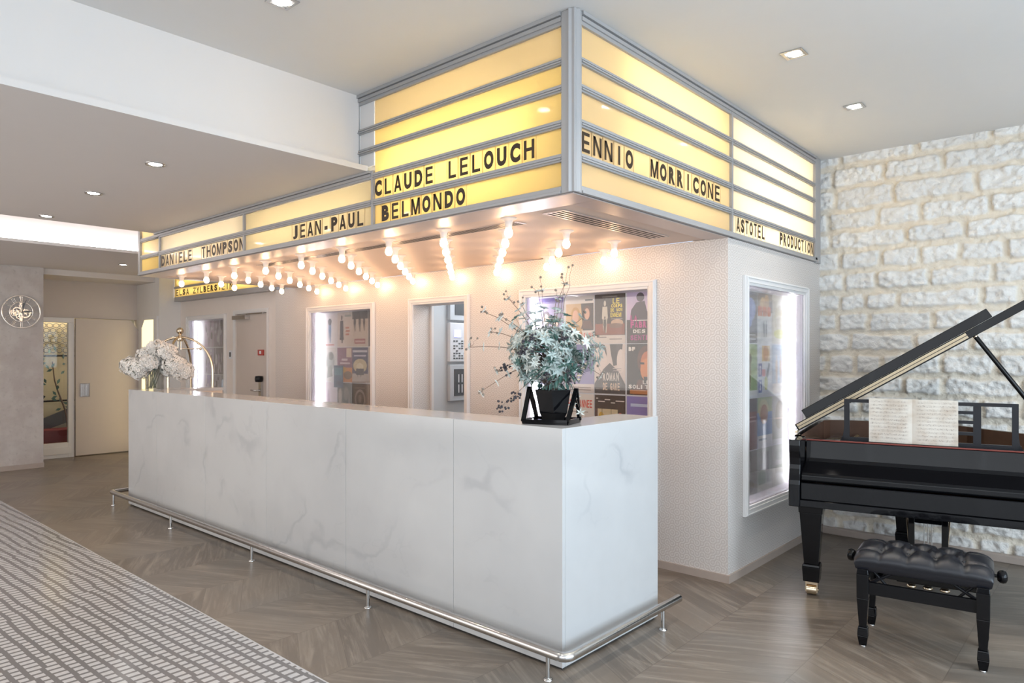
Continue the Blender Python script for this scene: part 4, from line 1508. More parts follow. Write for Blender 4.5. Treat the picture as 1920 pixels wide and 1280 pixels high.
PW, PH = 0.268, 0.366
pb = YB + DEP - 0.0012
RR = [
    (-1.632, 1.525, ('#8d84a8', [('r', .0, 1, .88, 1, '#5a4a86'), ('h', .36, .52, .16, '#b99a8c', '#4d3f4f'), ('h', .72, .46, .13, '#c4a898', '#6b5a5e'), ('r', .1, .9, .1, .16, '#d8d2e2')]),
     'mauve poster of two heads, top left in the case behind the plant', 1),
    (-1.343, 1.525, ('#d9cfc6', [('r', .02, .98, .28, .84, '#3c2c24'), ('p', [(.02, .28), (.02, .84), (.55, .84), (.62, .28)], '#c8a878'), ('h', .36, .56, .17, '#d9a98a', '#b98d4e'), ('h', .76, .62, .14, '#cfa287', '#5a3420'),
                                 ('t', 'LE ROLE DE SA VIE', .04, .98, .10, .13, '#d2583f'), ('r', .1, .6, .03, .05, '#8d8078'), ('r', .7, .96, .89, .92, '#4d4a4c')]),
     'cream poster of two faces above a row of red letters', 1),
    (-1.068, 1.525, ('#3b2a20', [('r', 0, 1, 0, .17, '#d5c9bf'), ('r', .02, .98, .18, .40, '#8c4a30'), ('f', .34, .22, .66, '#c9bfae'), ('f', .34, .22, .34, '#4a4238'), ('e', .74, .42, .2, .07, '#c2a183'), ('e', .70, .36, .22, .05, '#7d5a44'),
                                 ('t', 'LE', .60, .84, .80, .11, '#e9d32b'), ('t', 'CORPS', .55, .92, .72, .07, '#e9d32b'), ('t', 'DE MON', .53, .92, .64, .07, '#e9d32b'), ('t', 'ENNEMI', .53, .92, .53, .09, '#e9d32b'),
                                 ('r', .25, .75, .94, .955, '#8f8478'), ('r', .55, .92, .49, .50, '#b0a496'), ('r', .08, .4, .12, .14, '#8d8078'), ('r', .5, .9, .08, .10, '#8d8078')]),
     'dark brown poster with bold yellow title and a man in a pale coat', 1),
    (-0.787, 1.525, ('#cbb9d6', [('r', 0, 1, 0, .46, '#3a2b2c'), ('p', [(.1, .46), (.14, .66), (.3, .8), (.55, .82), (.62, .62), (1, .5), (1, .42), (.1, .42)], '#4a3a48'), ('e', .42, .90, .12, .09, '#4a3a48'), ('r', .2, .9, .44, .455, '#eee6e6'),
                                 ('t', 'LA', .12, .34, .44, .11, '#c8358c'), ('t', 'FABRIQUE', .12, 1.15, .30, .13, '#c8358c'), ('t', 'DES', .2, .6, .20, .07, '#e6e2dc'), ('t', 'SENTIMENTS', .12, 1.3, .06, .10, '#b23a86'), ('e', .84, .84, .05, .06, '#e2ded2')]),
     'lilac and black poster with magenta title, cut by the frame, top right in the case', .86),
    (-1.62, 1.155, ('#4f4f6e', [('e', .5, .5, .4, .3, '#8fa0a4'), ('r', .1, .9, .05, .12, '#cfd6d8')]), 'blue grey poster half hidden behind the silver plant', 1),
    (-1.343, 1.155, ('#4c4486', [('r', 0, 1, 0, .18, '#cfc4be'), ('p', [(0, .18), (1, .18), (1, .46), (0, .34)], '#8d86b4'), ('p', [(.06, .2), (.16, .62), (.36, .66), (.3, .2)], '#6b5560'), ('e', .24, .7, .12, .1, '#c0a08c'),
                                 ('p', [(.30, .2), (.36, .2), (.66, .66), (.6, .66)], '#2c2a34'), ('p', [(.44, .2), (.5, .2), (.78, .66), (.72, .66)], '#2c2a34')] + [('p', [(.36 + .06 * i, .26 + .08 * i), (.52 + .06 * i, .26 + .08 * i), (.53 + .06 * i, .285 + .08 * i), (.37 + .06 * i, .285 + .08 * i)], '#d6cdb0') for i in range(5)] + [('r', .1, .9, .10, .115, '#8d8078'), ('r', .1, .9, .05, .065, '#8d8078')]),
     'violet night poster with a leaning ladder, right of the plant', 1),
    (-1.068, 1.155, ('#d8c8be', [('e', .12, .80, .28, .28, '#4c433f'), ('e', .16, .68, .24, .26, '#e0cfc4'), ('p', [(.5, 1), (.92, 1), (.84, .6), (.62, .56), (.54, .8)], '#433a37'), ('e', .86, .66, .13, .24, '#e0cfc4'), ('p', [(.0, 0), (1, 0), (1, .2), (.78, .46), (.5, .62), (.3, .5), (0, .2)], '#4a413d'),
                                 ('r', .6, .88, .5, .52, '#b9aaa2'), ('r', .62, .88, .46, .475, '#b9aaa2'), ('t', 'ROMAN', .28, .82, .26, .17, '#e4d8cc'), ('t', 'DE GARE', .28, .84, .07, .15, '#d9b99a')]),
     'black and white poster of two faces with pale block letters', 1),
    (-0.787, 1.155, ('#2a1c18', [('h', .62, .60, .30, '#cc7238', '#5a2f1e'), ('e', .62, .50, .2, .22, '#e08a48'), ('r', .40, .54, .60, .64, '#2f1a14'), ('r', .66, .8, .60, .64, '#2f1a14'), ('p', [(.52, .36), (.7, .36), (.66, .2), (.56, .2)], '#1a1416'), ('r', .1, 1, .02, .10, '#c07a3c'),
                                 ('t', 'BF', .06, .28, .86, .08, '#e9e2d8'), ('t', 'LE', .50, .72, .22, .07, '#efe8e0'), ('t', 'SOLITAIRE', .06, 1.2, .12, .08, '#efe8e0')]),
     'dark poster with a large orange portrait, cut by the frame', .86),
    (-1.62, .778, ('#b9b0a6', [('r', .1, .9, .6, .9, '#6b6f74'), ('r', .1, .9, .2, .4, '#8d8e86')]), 'grey poster hidden behind the black plant pot', 1),
    (-1.343, .778, ('#ddd3c8', [('t', 'LA BONNE ANNEE', -.35, .95, .72, .16, '#d8452e'), ('p', [(.18, .44), (.9, .38), (.9, .22), (.5, .14), (.14, .3)], '#d04024'), ('e', .28, .18, .18, .17, '#e0a040'), ('e', .72, .16, .14, .13, '#d8953c'), ('e', .26, .22, .1, .1, '#8a4a28'), ('r', .1, .8, .62, .64, '#a59a90')]),
     'cream poster with red title and an open red box, bottom of the case', 1),
    (-1.068, .778, ('#34261f', [('r', .02, .76, .2, .72, '#d6c39a'), ('r', .02, .1, .2, .72, '#5a3a30'), ('e', .22, .5, .1, .16, '#d6a82c'), ('e', .42, .36, .08, .12, '#b7b2b4'), ('e', .62, .36, .1, .12, '#d8ae3c'), ('e', .84, .46, .12, .2, '#b5482a'), ('e', .90, .34, .06, .08, '#c99a7a'),
                                ('r', .24, .26, .2, .72, '#8d7a5a'), ('r', .54, .56, .2, .72, '#8d7a5a'), ('r', .05, .12, .92, .94, '#e6dcd2'), ('r', .12, .34, .86, .88, '#e6dcd2'), ('r', .34, .52, .90, .92, '#e6dcd2'), ('r', .54, .68, .84, .86, '#e6dcd2'), ('r', .70, .98, .88, .90, '#e6dcd2')]),
     'dark brown poster with a bright yellow interior scene, bottom of the case', 1),
    (-0.787, .778, ('#8a80c0', [('r', 0, 1, .3, .62, '#b7aed2'), ('r', .12, .84, .80, .86, '#c6d0ea'), ('r', 0, 1, 0, .32, '#d6cdd8'), ('e', .18, .38, .16, .16, '#43353f'), ('e', .66, .30, .18, .18, '#4a3b40'), ('p', [(.4, .5), (.58, .42), (.66, .56), (.5, .6)], '#463a44'), ('e', .44, .2, .2, .1, '#6b4a44'), ('r', 0, 1, 0, .12, '#4a3a36')]),
     'lilac poster of a crowd below a pale sky, bottom right of the case', .86),
]
for x, z, sp_, lb, cut in RR:
    poster(sp_, lb, x, z, PW, PH, 'y', pb, 'posters in the case near the wall corner', cut)
RM = [
    (-4.688, ('#e0d8d8', [('f', .5, .12, .72, '#5f7fa4'), ('e', .5, .74, .13, .1, '#3c3a48'), ('r', .2, .8, .04, .08, '#c98a84')]), 'pale poster of a blue dressed figure', 1, 0),
    (-4.413, ('#dccdc2', [('f', .30, .10, .82, '#3b3338'), ('p', [(.16, .2), (.44, .2), (.36, .75), (.24, .75)], '#3b3338'), ('r', .55, .8, .52, .57, '#c07a6a'), ('r', .58, .84, .42, .48, '#c07a6a'), ('r', .56, .8, .33, .38, '#c07a6a'), ('r', .5, .95, .86, .92, '#a8b0a8')]), 'pale poster of a tall figure in a long dark coat', 1, 0),
    (-4.142, ('#d6c6b8', [('r', 0, 1, .78, 1, '#4a4648'), ('f', .16, .42, .5, '#2f2c30'), ('f', .48, .42, .5, '#26262c'), ('f', .76, .44, .46, '#3a3a40'), ('r', .14, .84, .08, .22, '#a8646a'), ('r', .2, .8, .12, .17, '#d8b8b0')]), 'beige poster of three dark figures above a red label', 1, 0),
    (-3.866, ('#4a403e', [('r', .1, .6, .1, .9, '#5c504a')]), 'dark narrow poster cut by the frame, top row left of the doorway', .72, 0),
    (-4.688, ('#dcd6d2', [('e', .55, .6, .3, .28, '#b0b4b0'), ('p', [(.3, .1), (.7, .16), (.6, .5), (.36, .4)], '#9aa098'), ('e', .6, .75, .16, .12, '#7e8480')]), 'pale poster with a soft grey drawing', 1, 1),
    (-4.413, ('#8d5f74', [('r', 0, 1, 0, .42, '#d98a36'), ('r', .62, .95, .72, .98, '#e2cdb4'), ('e', .72, .2, .28, .12, '#7d5a2c'), ('e', .3, .36, .3, .1, '#e0b04a'), ('r', .3, .7, .62, .68, '#d8c0c0'), ('r', .2, .86, .52, .57, '#d8c0c0')]), 'mauve and orange poster with a cream corner', 1, 1),
    (-4.142, ('#3d3f66', [('r', 0, 1, 0, .26, '#c8bab0'), ('e', .5, .48, .44, .2, '#d8c69c'), ('e', .5, .46, .22, .1, '#f0e2c0'), ('r', .04, .96, .86, .92, '#d8d2dc'), ('r', .12, .88, .74, .79, '#c6bed0'), ('r', .25, .75, .22, .40, '#34303a'), ('f', .35, .16, .26, '#2c2a30'), ('f', .55, .16, .26, '#2c2a30')]), 'navy poster with a glowing horizon and small dark figures', 1, 1),
    (-3.866, ('#cdb8a4', [('r', .1, .6, .1, .3, '#a4784c')]), 'beige narrow poster cut by the frame, middle row left of the doorway', .72, 1),
    (-4.688, ('#d6cbd0', [('f', .4, .2, .6, '#b9a6b6'), ('r', .1, .8, .06, .1, '#a8a0a4')]), 'pale pink poster, bottom row left of the doorway', 1, 2),
    (-4.413, ('#57534e', [('e', .2, .6, .12, .24, '#a8a090'), ('e', .6, .7, .16, .2, '#8a8478'), ('e', .5, .3, .3, .14, '#3a3835'), ('p', [(.7, .1), (.9, .3), (.8, .8)], '#9a948a')]), 'dark grey mottled poster, bottom row left of the doorway', 1, 2),
    (-4.142, ('#4a4540', [('e', .5, .56, .34, .28, '#a8a29a'), ('e', .5, .56, .26, .21, '#4a4540'), ('e', .5, .58, .1, .12, '#8d867e'), ('r', .2, .8, .86, .9, '#7a736a')]), 'black poster with a pale wreath, bottom row left of the doorway', 1, 2),
    (-3.866, ('#4f4842', [('r', .1, .6, .2, .8, '#6a6258')]), 'dark narrow poster cut by the frame, bottom row left of the doorway', .72, 2),
]
for x, sp_, lb, cut, row in RM:
    poster(sp_, lb, x, (1.525, 1.150, .775)[row], PW, PH, 'y', pb, 'posters in the case left of the doorway', cut)
poster(('#33506a', [('r', .1, .9, .55, .9, '#4a7a86'), ('r', .2, .8, .1, .3, '#22384e')]), 'small blue poster pinned over the others left of the doorway', -4.47, 1.09, 0.17, 0.235, 'y', pb - 0.006, 'posters in the case left of the doorway')
pbl = YB2 + DEP - 0.0012
tints = ['#b8a4b4', '#8d8590', '#b4b0b8', '#b0a8c0', '#7f7a86', '#8f8f98', '#a49cc4', '#a8a8b4', '#70747e']
tn = ['pinkish', 'mottled grey', 'pale streaked', 'lilac', 'dark streaked', 'slate', 'violet', 'silvery', 'dark slate']
rr = random.Random(21)
for i in range(9):
    cx, ry = i % 3, i // 3
    shp = []
    for k in range(14):
        x0, y0 = rr.random() * .8, rr.random() * .8
        g = rr.choice(['#6a6470', '#c6c0c8', '#57525c', '#a89cb0', '#d4ccd4'])
        shp.append(('e', x0 + .1, y0 + .1, rr.uniform(.03, .12), rr.uniform(.06, .22), g))
    poster((tints[i], shp), '%s poster, %s row and %s column in the case by the service door' % (tn[i], ORD[ry], ORD[cx]), -7.86 + 0.28 * cx, (1.545, 1.168, .79)[ry], 0.272, PH, 'y', pbl, 'posters in the case by the service door')
pbs = XM - 0.004 - DEP + 0.0012
cols_y = [1.9605, 2.131, 2.410, 2.690]
RS = [
    [('#5a5f70', [('e', .5, .7, .3, .2, '#7f8cb0'), ('r', .3, .95, .1, .14, '#a8a8b0'), ('r', .3, .95, .2, .23, '#a8a8b0')]), ('#6f7078', [('e', .6, .66, .3, .22, '#93a2d0'), ('e', .5, .5, .2, .2, '#8a9ac8'), ('r', .1, .9, .14, .17, '#b8b8bc'), ('r', .1, .9, .06, .09, '#b8b8bc')]),
     ('#dcdcdc', [('r', 0, 1, .62, 1, '#8a8280'), ('e', .36, .78, .2, .14, '#d8b088'), ('e', .62, .80, .18, .18, '#caa07a'), ('t', 'mms', .04, .96, .54, .2, '#dc7a5a'), ('f', .42, .12, .34, '#7f8088'), ('f', .58, .12, .34, '#7f8088')]), ('#d6d2c4', [('e', .5, .5, .36, .3, '#c8c0a8'), ('e', .5, .2, .4, .1, '#d0d088')])],
    [('#a8b490', [('f', .6, .1, .7, '#7d6a50')]), ('#b4c09c', [('r', .6, 1, .0, 1, '#93a878'), ('f', .5, .12, .66, '#6f5c48'), ('e', .5, .72, .14, .1, '#4a3c34'), ('r', 0, 1, 0, .1, '#dcdcd8')]),
     ('#d8dce4', [('r', .3, .84, .66, .98, '#e0c088'), ('e', .56, .82, .2, .16, '#c98a50'), ('r', .06, .3, .36, .62, '#5a6aa8'), ('r', .06, .3, .04, .30, '#5a6aa8'), ('t', 'S', .12, .24, .40, .18, '#e8e8f0'), ('t', 'S', .12, .24, .08, .18, '#e8e8f0'), ('r', .3, .52, .36, .5, '#d88a90'), ('p', [(.5, .3), (.7, .34), (.84, .6), (.74, .64)], '#7a8290'), ('e', .56, .22, .12, .14, '#c4c478')]),
     ('#b9cbe0', [('f', .3, .2, .6, '#d8c4b0'), ('f', .6, .2, .6, '#d0b8a4'), ('r', 0, 1, 0, .2, '#e0dcd8')])],
    [('#7d5a58', [('r', .1, .9, .6, .64, '#b08a88')]), ('#7f5a58', [('r', 0, 1, .74, 1, '#6f686c'), ('r', .1, .9, .62, .65, '#b89a98'), ('r', .1, .9, .54, .57, '#b89a98'), ('p', [(0, 0), (.3, 0), (.14, .5), (0, .5)], '#a8b0bc')]),
     ('#7f9cc8', [('r', 0, 1, .7, 1, '#b4bc9c'), ('e', .4, .76, .34, .2, '#d4cfa8'), ('e', .44, .66, .26, .2, '#a8785c'), ('r', 0, 1, 0, .24, '#dce0e4'), ('r', .1, .6, .14, .18, '#8a94a8')]), ('#c6c4bc', [('e', .5, .6, .3, .3, '#b4a898'), ('r', 0, 1, 0, .1, '#dcdcd8')])],
    [('#8a8480', [('e', .5, .4, .3, .3, '#aaa49e')]), ('#8f8884', [('f', .5, .3, .6, '#c4bebc'), ('e', .4, .2, .4, .16, '#6f6a66')]), ('#b4b6b2', [('r', .6, .8, .2, .9, '#9a9c9c'), ('e', .3, .3, .26, .2, '#8fa090'), ('r', 0, 1, 0, .16, '#d4d4d0')]), ('#c8c8c0', [('r', .2, .9, .3, .5, '#b4b4a8'), ('e', .5, .75, .3, .14, '#b8b8b0')])],
]
names_s = [['dark blue grey strip poster', 'slate poster with a blue glow', 'white poster with orange letters and two faces', 'pale cream poster'],
           ['green strip poster', 'green poster of a standing figure', 'white poster with blue squares and a face', 'pale blue poster of two figures'],
           ['red brown strip poster', 'red brown poster with lines of text', 'blue poster of a face under a cream hat', 'pale grey poster with a soft face'],
           ['grey strip poster', 'dark grey poster of a pale figure', 'grey poster with a white lower band', 'pale worn poster']]
for r in range(4):
    for c in range(4):
        wd = 0.168 if c == 0 else 0.274
        poster(RS[r][c], names_s[r][c] + ' in the side wall case, %s row' % ORD[r], cols_y[c], (1.528, 1.152, .764, .445)[r], wd, PH if r < 3 else 0.312, 'x', pbs, 'posters in the case on the side wall')

# ================================================================== GRAND PIANO
PO, PRZ = (0.413, 1.664, 0.0), math.radians(10.8)
pn = thing('grand_piano', 'black polished grand piano with raised lid in front of the stone wall', 'piano', PO, PRZ)
PWD = 1.48


def P_(name, mb, mat, bevel=0, parent=pn, **k):
    return part(name, mb, mat, parent, local=True, bevel=bevel, **k)


# case outline (spine, tail, bent side)
out = [(0.0, 0.22), (PWD, 0.22), (PWD, 0.62), (1.455, 0.78), (1.36, 0.94), (1.20, 1.10), (1.06, 1.24), (0.97, 1.38), (0.84, 1.475), (0.66, 1.51), (0.44, 1.50), (0.20, 1.47), (0.05, 1.42), (0.0, 1.34)]
cxm, cym = 0.66, 0.80


def shrink(poly, d):
    n = len(poly)
    res = []
    for i in range(n):
        p0, p1, p2 = Vector(poly[i - 1]), Vector(poly[i]), Vector(poly[(i + 1) % n])
        e1, e2 = (p1 - p0).normalized(), (p2 - p1).normalized()
        n1, n2 = Vector((-e1.y, e1.x)), Vector((-e2.y, e2.x))
        b = (n1 + n2).normalized()
        res.append(tuple(p1 + b * d / max(0.4, b.dot(n1))))
    return res


inn = shrink(out, 0.035)
n = len(out)
mb = MB()
Z0, Z1 = 0.56, 0.945
vs = [(x, y, Z0) for x, y in out] + [(x, y, Z1) for x, y in out] + [(x, y, Z1) for x, y in inn] + [(x, y, Z0) for x, y in inn]
fs, mi = [], []
for i in range(1, n):                       # front edge (0-1) stays open for the action
    j = (i + 1) % n
    fs += [(i, j, n + j, n + i), (n + i, n + j, 2 * n + j, 2 * n + i), (3 * n + j, 3 * n + i, i, j)]
mb.add(vs, fs, 0)
fs = []
for i in range(1, n):
    j = (i + 1) % n
    fs.append((2 * n + i, 2 * n + j, 3 * n + j, 3 * n + i))
mb.add(vs, fs, 1)
P_('rim', mb, [M['black_gloss'], M['mahogany']])
P_('soundboard', MB().prism(inn, lambda p, q_, t: (p, q_, t), 0.60, 0.62), M['mahogany'])
plate = shrink(out, 0.06)
mb = MB().prism([(x, max(y, 0.42)) for x, y in plate], lambda p, q_, t: (p, q_, t), 0.80, 0.815)
for k in range(4):
    x = 0.25 + k * 0.3
    mb.box(x, x + 0.02, 0.42, 1.40 - max(0, x - .5) * .65, 0.815, 0.845)
P_('iron_plate', mb, M['gold_plate'], label='gold painted iron plate')
mb = MB()
for k in range(46):
    x = 0.09 + k * 0.0285
    mb.tube([(x, 0.45, 0.852), (x * .9 + 0.05, 1.40 - max(0, x - .45) * .72, 0.852)], 0.0012, 4)
P_('string', mb, M['steel'], label='steel strings').__setitem__('kind', 'stuff')

# cheeks (arms) with the scrolled front
prof = [(0.0, 0.545), (0.0, 0.675), (0.006, 0.70), (0.018, 0.735), (0.026, 0.765), (0.030, 0.79), (0.026, 0.83), (0.016, 0.87), (0.012, 0.905), (0.014, 0.94), (0.24, 0.94), (0.24, 0.545)]
for a, b in ((0.0, 0.062), (PWD - 0.062, PWD)):
    P_('cheek', MB().prism(prof, lambda p, q_, t: (t, p, q_), a, b), M['black_gloss'], bevel=0.004)
P_('key_bed', MB().box(0.0, PWD, 0.015, 0.42, 0.545, 0.585), M['black_gloss'], bevel=0.003)
P_('key_slip', MB().box(0.062, PWD - 0.062, 0.03, 0.055, 0.585, 0.685), M['black_gloss'], bevel=0.005)
fb = [(0.050, 0.69), (0.040, 0.70), (0.040, 0.728), (0.052, 0.742), (0.18, 0.778), (0.215, 0.79), (0.228, 0.81), (0.236, 0.86), (0.240, 0.915), (0.262, 0.915), (0.262, 0.69)]
P_('fallboard', MB().prism(fb, lambda p, q_, t: (t, p, q_), 0.064, PWD - 0.064), M['black_gloss'], bevel=0.004)
P_('felt_strip', MB().box(0.064, PWD - 0.064, 0.232, 0.262, 0.916, 0.921), M['felt'], label='dark red felt strip')
P_('wrest_plank_cover', MB().box(0.036, PWD - 0.036, 0.264, 0.45, 0.87, 0.905), M['black_gloss'], bevel=0.003)
# belly beam under the case
P_('belly_beam', MB().box(0.2, 1.25, 0.62, 0.72, 0.50, 0.56).box(0.45, 0.95, 0.36, 0.66, 0.515, 0.545), M['black_satin'])
# music desk
mb = MB()
DY, DZ0, DZ1 = 0.335, 0.905, 1.172
t_ = 0.016


def dbar(a, b, c, d):
    mb.box(a, b, DY, DY + t_, c, d)


dbar(0.255, 1.155, DZ0, DZ0 + 0.034)
dbar(0.268, 1.142, DZ1 - 0.020, DZ1)
for a, b in ((0.268, 0.298), (0.440, 0.478), (0.932, 0.970), (1.112, 1.142)):
    dbar(a, b, DZ0 + 0.034, DZ1 - 0.020)
for z in (0.985, 1.050, 1.105):
    dbar(0.478, 0.932, z, z + 0.018)
mb.prism([(0.240, DZ0), (0.268, DZ0), (0.268, DZ0 + 0.09), (0.262, DZ0 + 0.04)], lambda p, q_, t: (p, t, q_), DY, DY + t_)
mb.prism([(1.170, DZ0), (1.142, DZ0), (1.142, DZ0 + 0.09), (1.148, DZ0 + 0.04)], lambda p, q_, t: (p, t, q_), DY, DY + t_)
mb.box(0.25, 1.16, DY - 0.05, DY + 0.06, DZ0 - 0.002, DZ0 + 0.012)
P_('music_desk', mb, M['black_satin'])
# lid: main panel hinged on the spine, front flap folded back on it
AL = math.radians(32.3)
cA, sA = math.cos(AL), math.sin(AL)
HZ = 0.949


def lidp(u, v, t):
    return (-0.01 + u * cA - t * sA, v, HZ + u * sA + t * cA)


LY = 0.44
lo = [(0.0, LY), (PWD + 0.02, LY), (PWD + 0.02, 0.64), (1.47, 0.80), (1.375, 0.96), (1.215, 1.12), (1.075, 1.26), (0.985, 1.40), (0.85, 1.495), (0.66, 1.53), (0.44, 1.52), (0.19, 1.49), (0.03, 1.44), (0.0, 1.36)]
lid = P_('lid', MB().prism(lo, lidp, 0.0, 0.046), M['black_gloss'], bevel=0.003)
o = part('edge_reflection', MB().prism([(0.01, LY - 0.002), (1.10, LY - 0.002), (1.10, LY + 0.04), (0.01, LY + 0.04)], lidp, 0.008, 0.040), M['tan_strip'], lid, local=True, label='tan strip for the reflection in the lid edge')
part('edge_reflection', MB().prism([(0.01, LY - 0.004), (1.12, LY - 0.004), (1.12, LY + 0.02), (0.01, LY + 0.02)], lidp, 0.022, 0.0255), M['dark'], lid, local=True)  # dark line through the painted edge reflection
P_('front_flap', MB().prism([(0.085, LY), (1.26, LY), (1.26, LY + 0.32), (0.085, LY + 0.32)], lidp, 0.0475, 0.105), M['black_gloss'], bevel=0.003)
for v in (0.36, 1.2):
    P_('hinge', MB().tube([(-0.012, v, 0.95), (-0.012, v + 0.08, 0.95)], 0.008, 8), M['brass'])
# prop
pb_, pt = Vector((1.37, 0.52, 0.93)), Vector(lidp(1.135, 0.52, -0.004))
P_('lid_prop', MB().tube([pb_, pt], 0.013, 12), M['black_gloss'])
P_('prop_cup', MB().sphere(pt, 0.014, 10, 6), M['brass'])
# legs
for lx, ly in ((0.112, 0.13), (PWD - 0.112, 0.13), (0.56, 1.28)):
    mb = MB()
    mb.taper((lx, ly, 0.545), 0.068, 0.068, (lx, ly, 0.50), 0.066, 0.066)
    mb.taper((lx, ly, 0.50), 0.062, 0.062, (lx, ly, 0.19), 0.040, 0.040)
    mb.taper((lx, ly, 0.19), 0.046, 0.046, (lx, ly, 0.175), 0.050, 0.050)
    mb.taper((lx, ly, 0.175), 0.050, 0.050, (lx, ly, 0.085), 0.044, 0.044)
    lg = P_('leg', mb, M['black_gloss'], bevel=0.003)
    mb = MB().box(lx - 0.034, lx + 0.034, ly - 0.03, ly + 0.03, 0.068, 0.086)
    mb.box(lx - 0.034, lx - 0.028, ly - 0.022, ly + 0.022, 0.018, 0.07)
    mb.box(lx + 0.028, lx + 0.034, ly - 0.022, ly + 0.022, 0.018, 0.07)
    mb.tube([(lx - 0.027, ly, 0.032), (lx + 0.027, ly, 0.032)], 0.0315, 18)
    mb.tube([(lx - 0.038, ly, 0.032), (lx + 0.038, ly, 0.032)], 0.006, 8)
    part('caster', mb, M['brass'], lg, local=True, label='brass caster')
# pedal lyre
LX, LYR = 0.712, 0.50
ly_ = P_('pedal_lyre', MB().box(LX - 0.105, LX - 0.070, LYR, LYR + 0.035, 0.13, 0.545).box(LX + 0.070, LX + 0.105, LYR, LYR + 0.035, 0.13, 0.545).box(LX - 0.07, LX + 0.07, LYR + .005, LYR + 0.03, 0.42, 0.45).box(LX - 0.07, LX + 0.07, LYR + .005, LYR + 0.03, 0.25, 0.27), M['black_gloss'], bevel=0.003)
part('pedal_box', MB().box(LX - 0.165, LX + 0.165, LYR - 0.03, LYR + 0.09, 0.055, 0.135), M['black_gloss'], ly_, local=True, bevel=0.004)
mb = MB()
for k in (-1, 0, 1):
    mb2 = MB()
    x = LX + k * 0.085
    mb2.lathe([(0.0, 0.0), (0.026, 0.004), (0.028, 0.012), (0.022, 0.02), (0.0, 0.022)], (x, LYR - 0.10, 0.052), 14)
    mb2.box(x - 0.011, x + 0.011, LYR - 0.09, LYR - 0.028, 0.058, 0.068)
    part('pedal', mb2, M['brass'], ly_, local=True, label='brass pedal')
for k in (-1, 0, 1):
    x = LX + k * 0.02
    part('pedal_rod', MB().tube([(x, LYR + 0.02, 0.13), (x, LYR + 0.02, 0.545)], 0.003, 6), M['steel'], ly_, local=True)
for k in (-1, 1):
    part('lyre_brace', MB().tube([(LX + k * 0.09, LYR + 0.09, 0.10), (LX + k * 0.13, LYR + 0.36, 0.54)], 0.005, 8), M['brass'], ly_, local=True)

# sheet music leaning on the desk
sm = thing('sheet_music', 'open book of yellowed sheet music on the piano desk', 'sheet music',
           (PO[0] + math.cos(PRZ) * 0.632 - math.sin(PRZ) * 0.33, PO[1] + math.sin(PRZ) * 0.632 + math.cos(PRZ) * 0.33, 0.92), PRZ)


def page(a, b, curl):
    mb = MB()
    nx, nz = 14, 12
    ht = 0.262
    rows, margin = [], []
    for j in range(nz + 1):
        for i in range(nx + 1):
            s_ = i / nx
            x = a + (b - a) * s_
            e = s_ if curl > 0 else 1 - s_       # 0 at the fold
            y = -0.010 - 0.012 * math.sin(PI * min(1, e * 1.6)) * math.exp(-e * 1.8) - 0.004
            rows.append((x, y, ht * j / nz))
            margin.append(1.0 if 0.08 < e < 0.93 and 0.06 < j / nz < 0.95 else 0.0)
    m_ = nx + 1
    k = len(rows)
    rows2 = [(x, y + 0.006, z) for x, y, z in rows]
    f = []
    for j in range(nz):
        for i in range(nx):
            q0 = j * m_ + i
            f.append((q0, q0 + 1, q0 + m_ + 1, q0 + m_))
            f.append((k + q0, k + q0 + m_, k + q0 + m_ + 1, k + q0 + 1))
    ring = list(range(m_)) + [j * m_ + nx for j in range(1, nz + 1)] + [nz * m_ + i for i in range(nx - 1, -1, -1)] + [j * m_ for j in range(nz - 1, 0, -1)]
    for p0, p1 in zip(ring, ring[1:] + ring[:1]):
        f.append((p0, k + p0, k + p1, p1))
    mb.add(rows + rows2, f, 0, False)
    return mb, margin + margin


for a, b, cu in ((-0.226, 0.0, -1), (0.0, 0.228, 1)):
    mb, mg = page(a, b, cu)
    o = part('page', mb, M['music'], sm, local=True, fix=True)
    at = o.data.attributes.new('margin', 'FLOAT', 'POINT')
    at.data.foreach_set('value', np.array(mg, dtype=np.float32))

# ================================================================== PIANO BENCH
BO, BRZ = (1.165, 1.412, 0.0), math.radians(7.5)
bn = thing('piano_bench', 'black tufted leather piano bench with adjusting knobs and tapered legs', 'bench', BO, BRZ)
SA, SB, SZ0, SZ1 = 0.285, 0.178, 0.375, 0.492


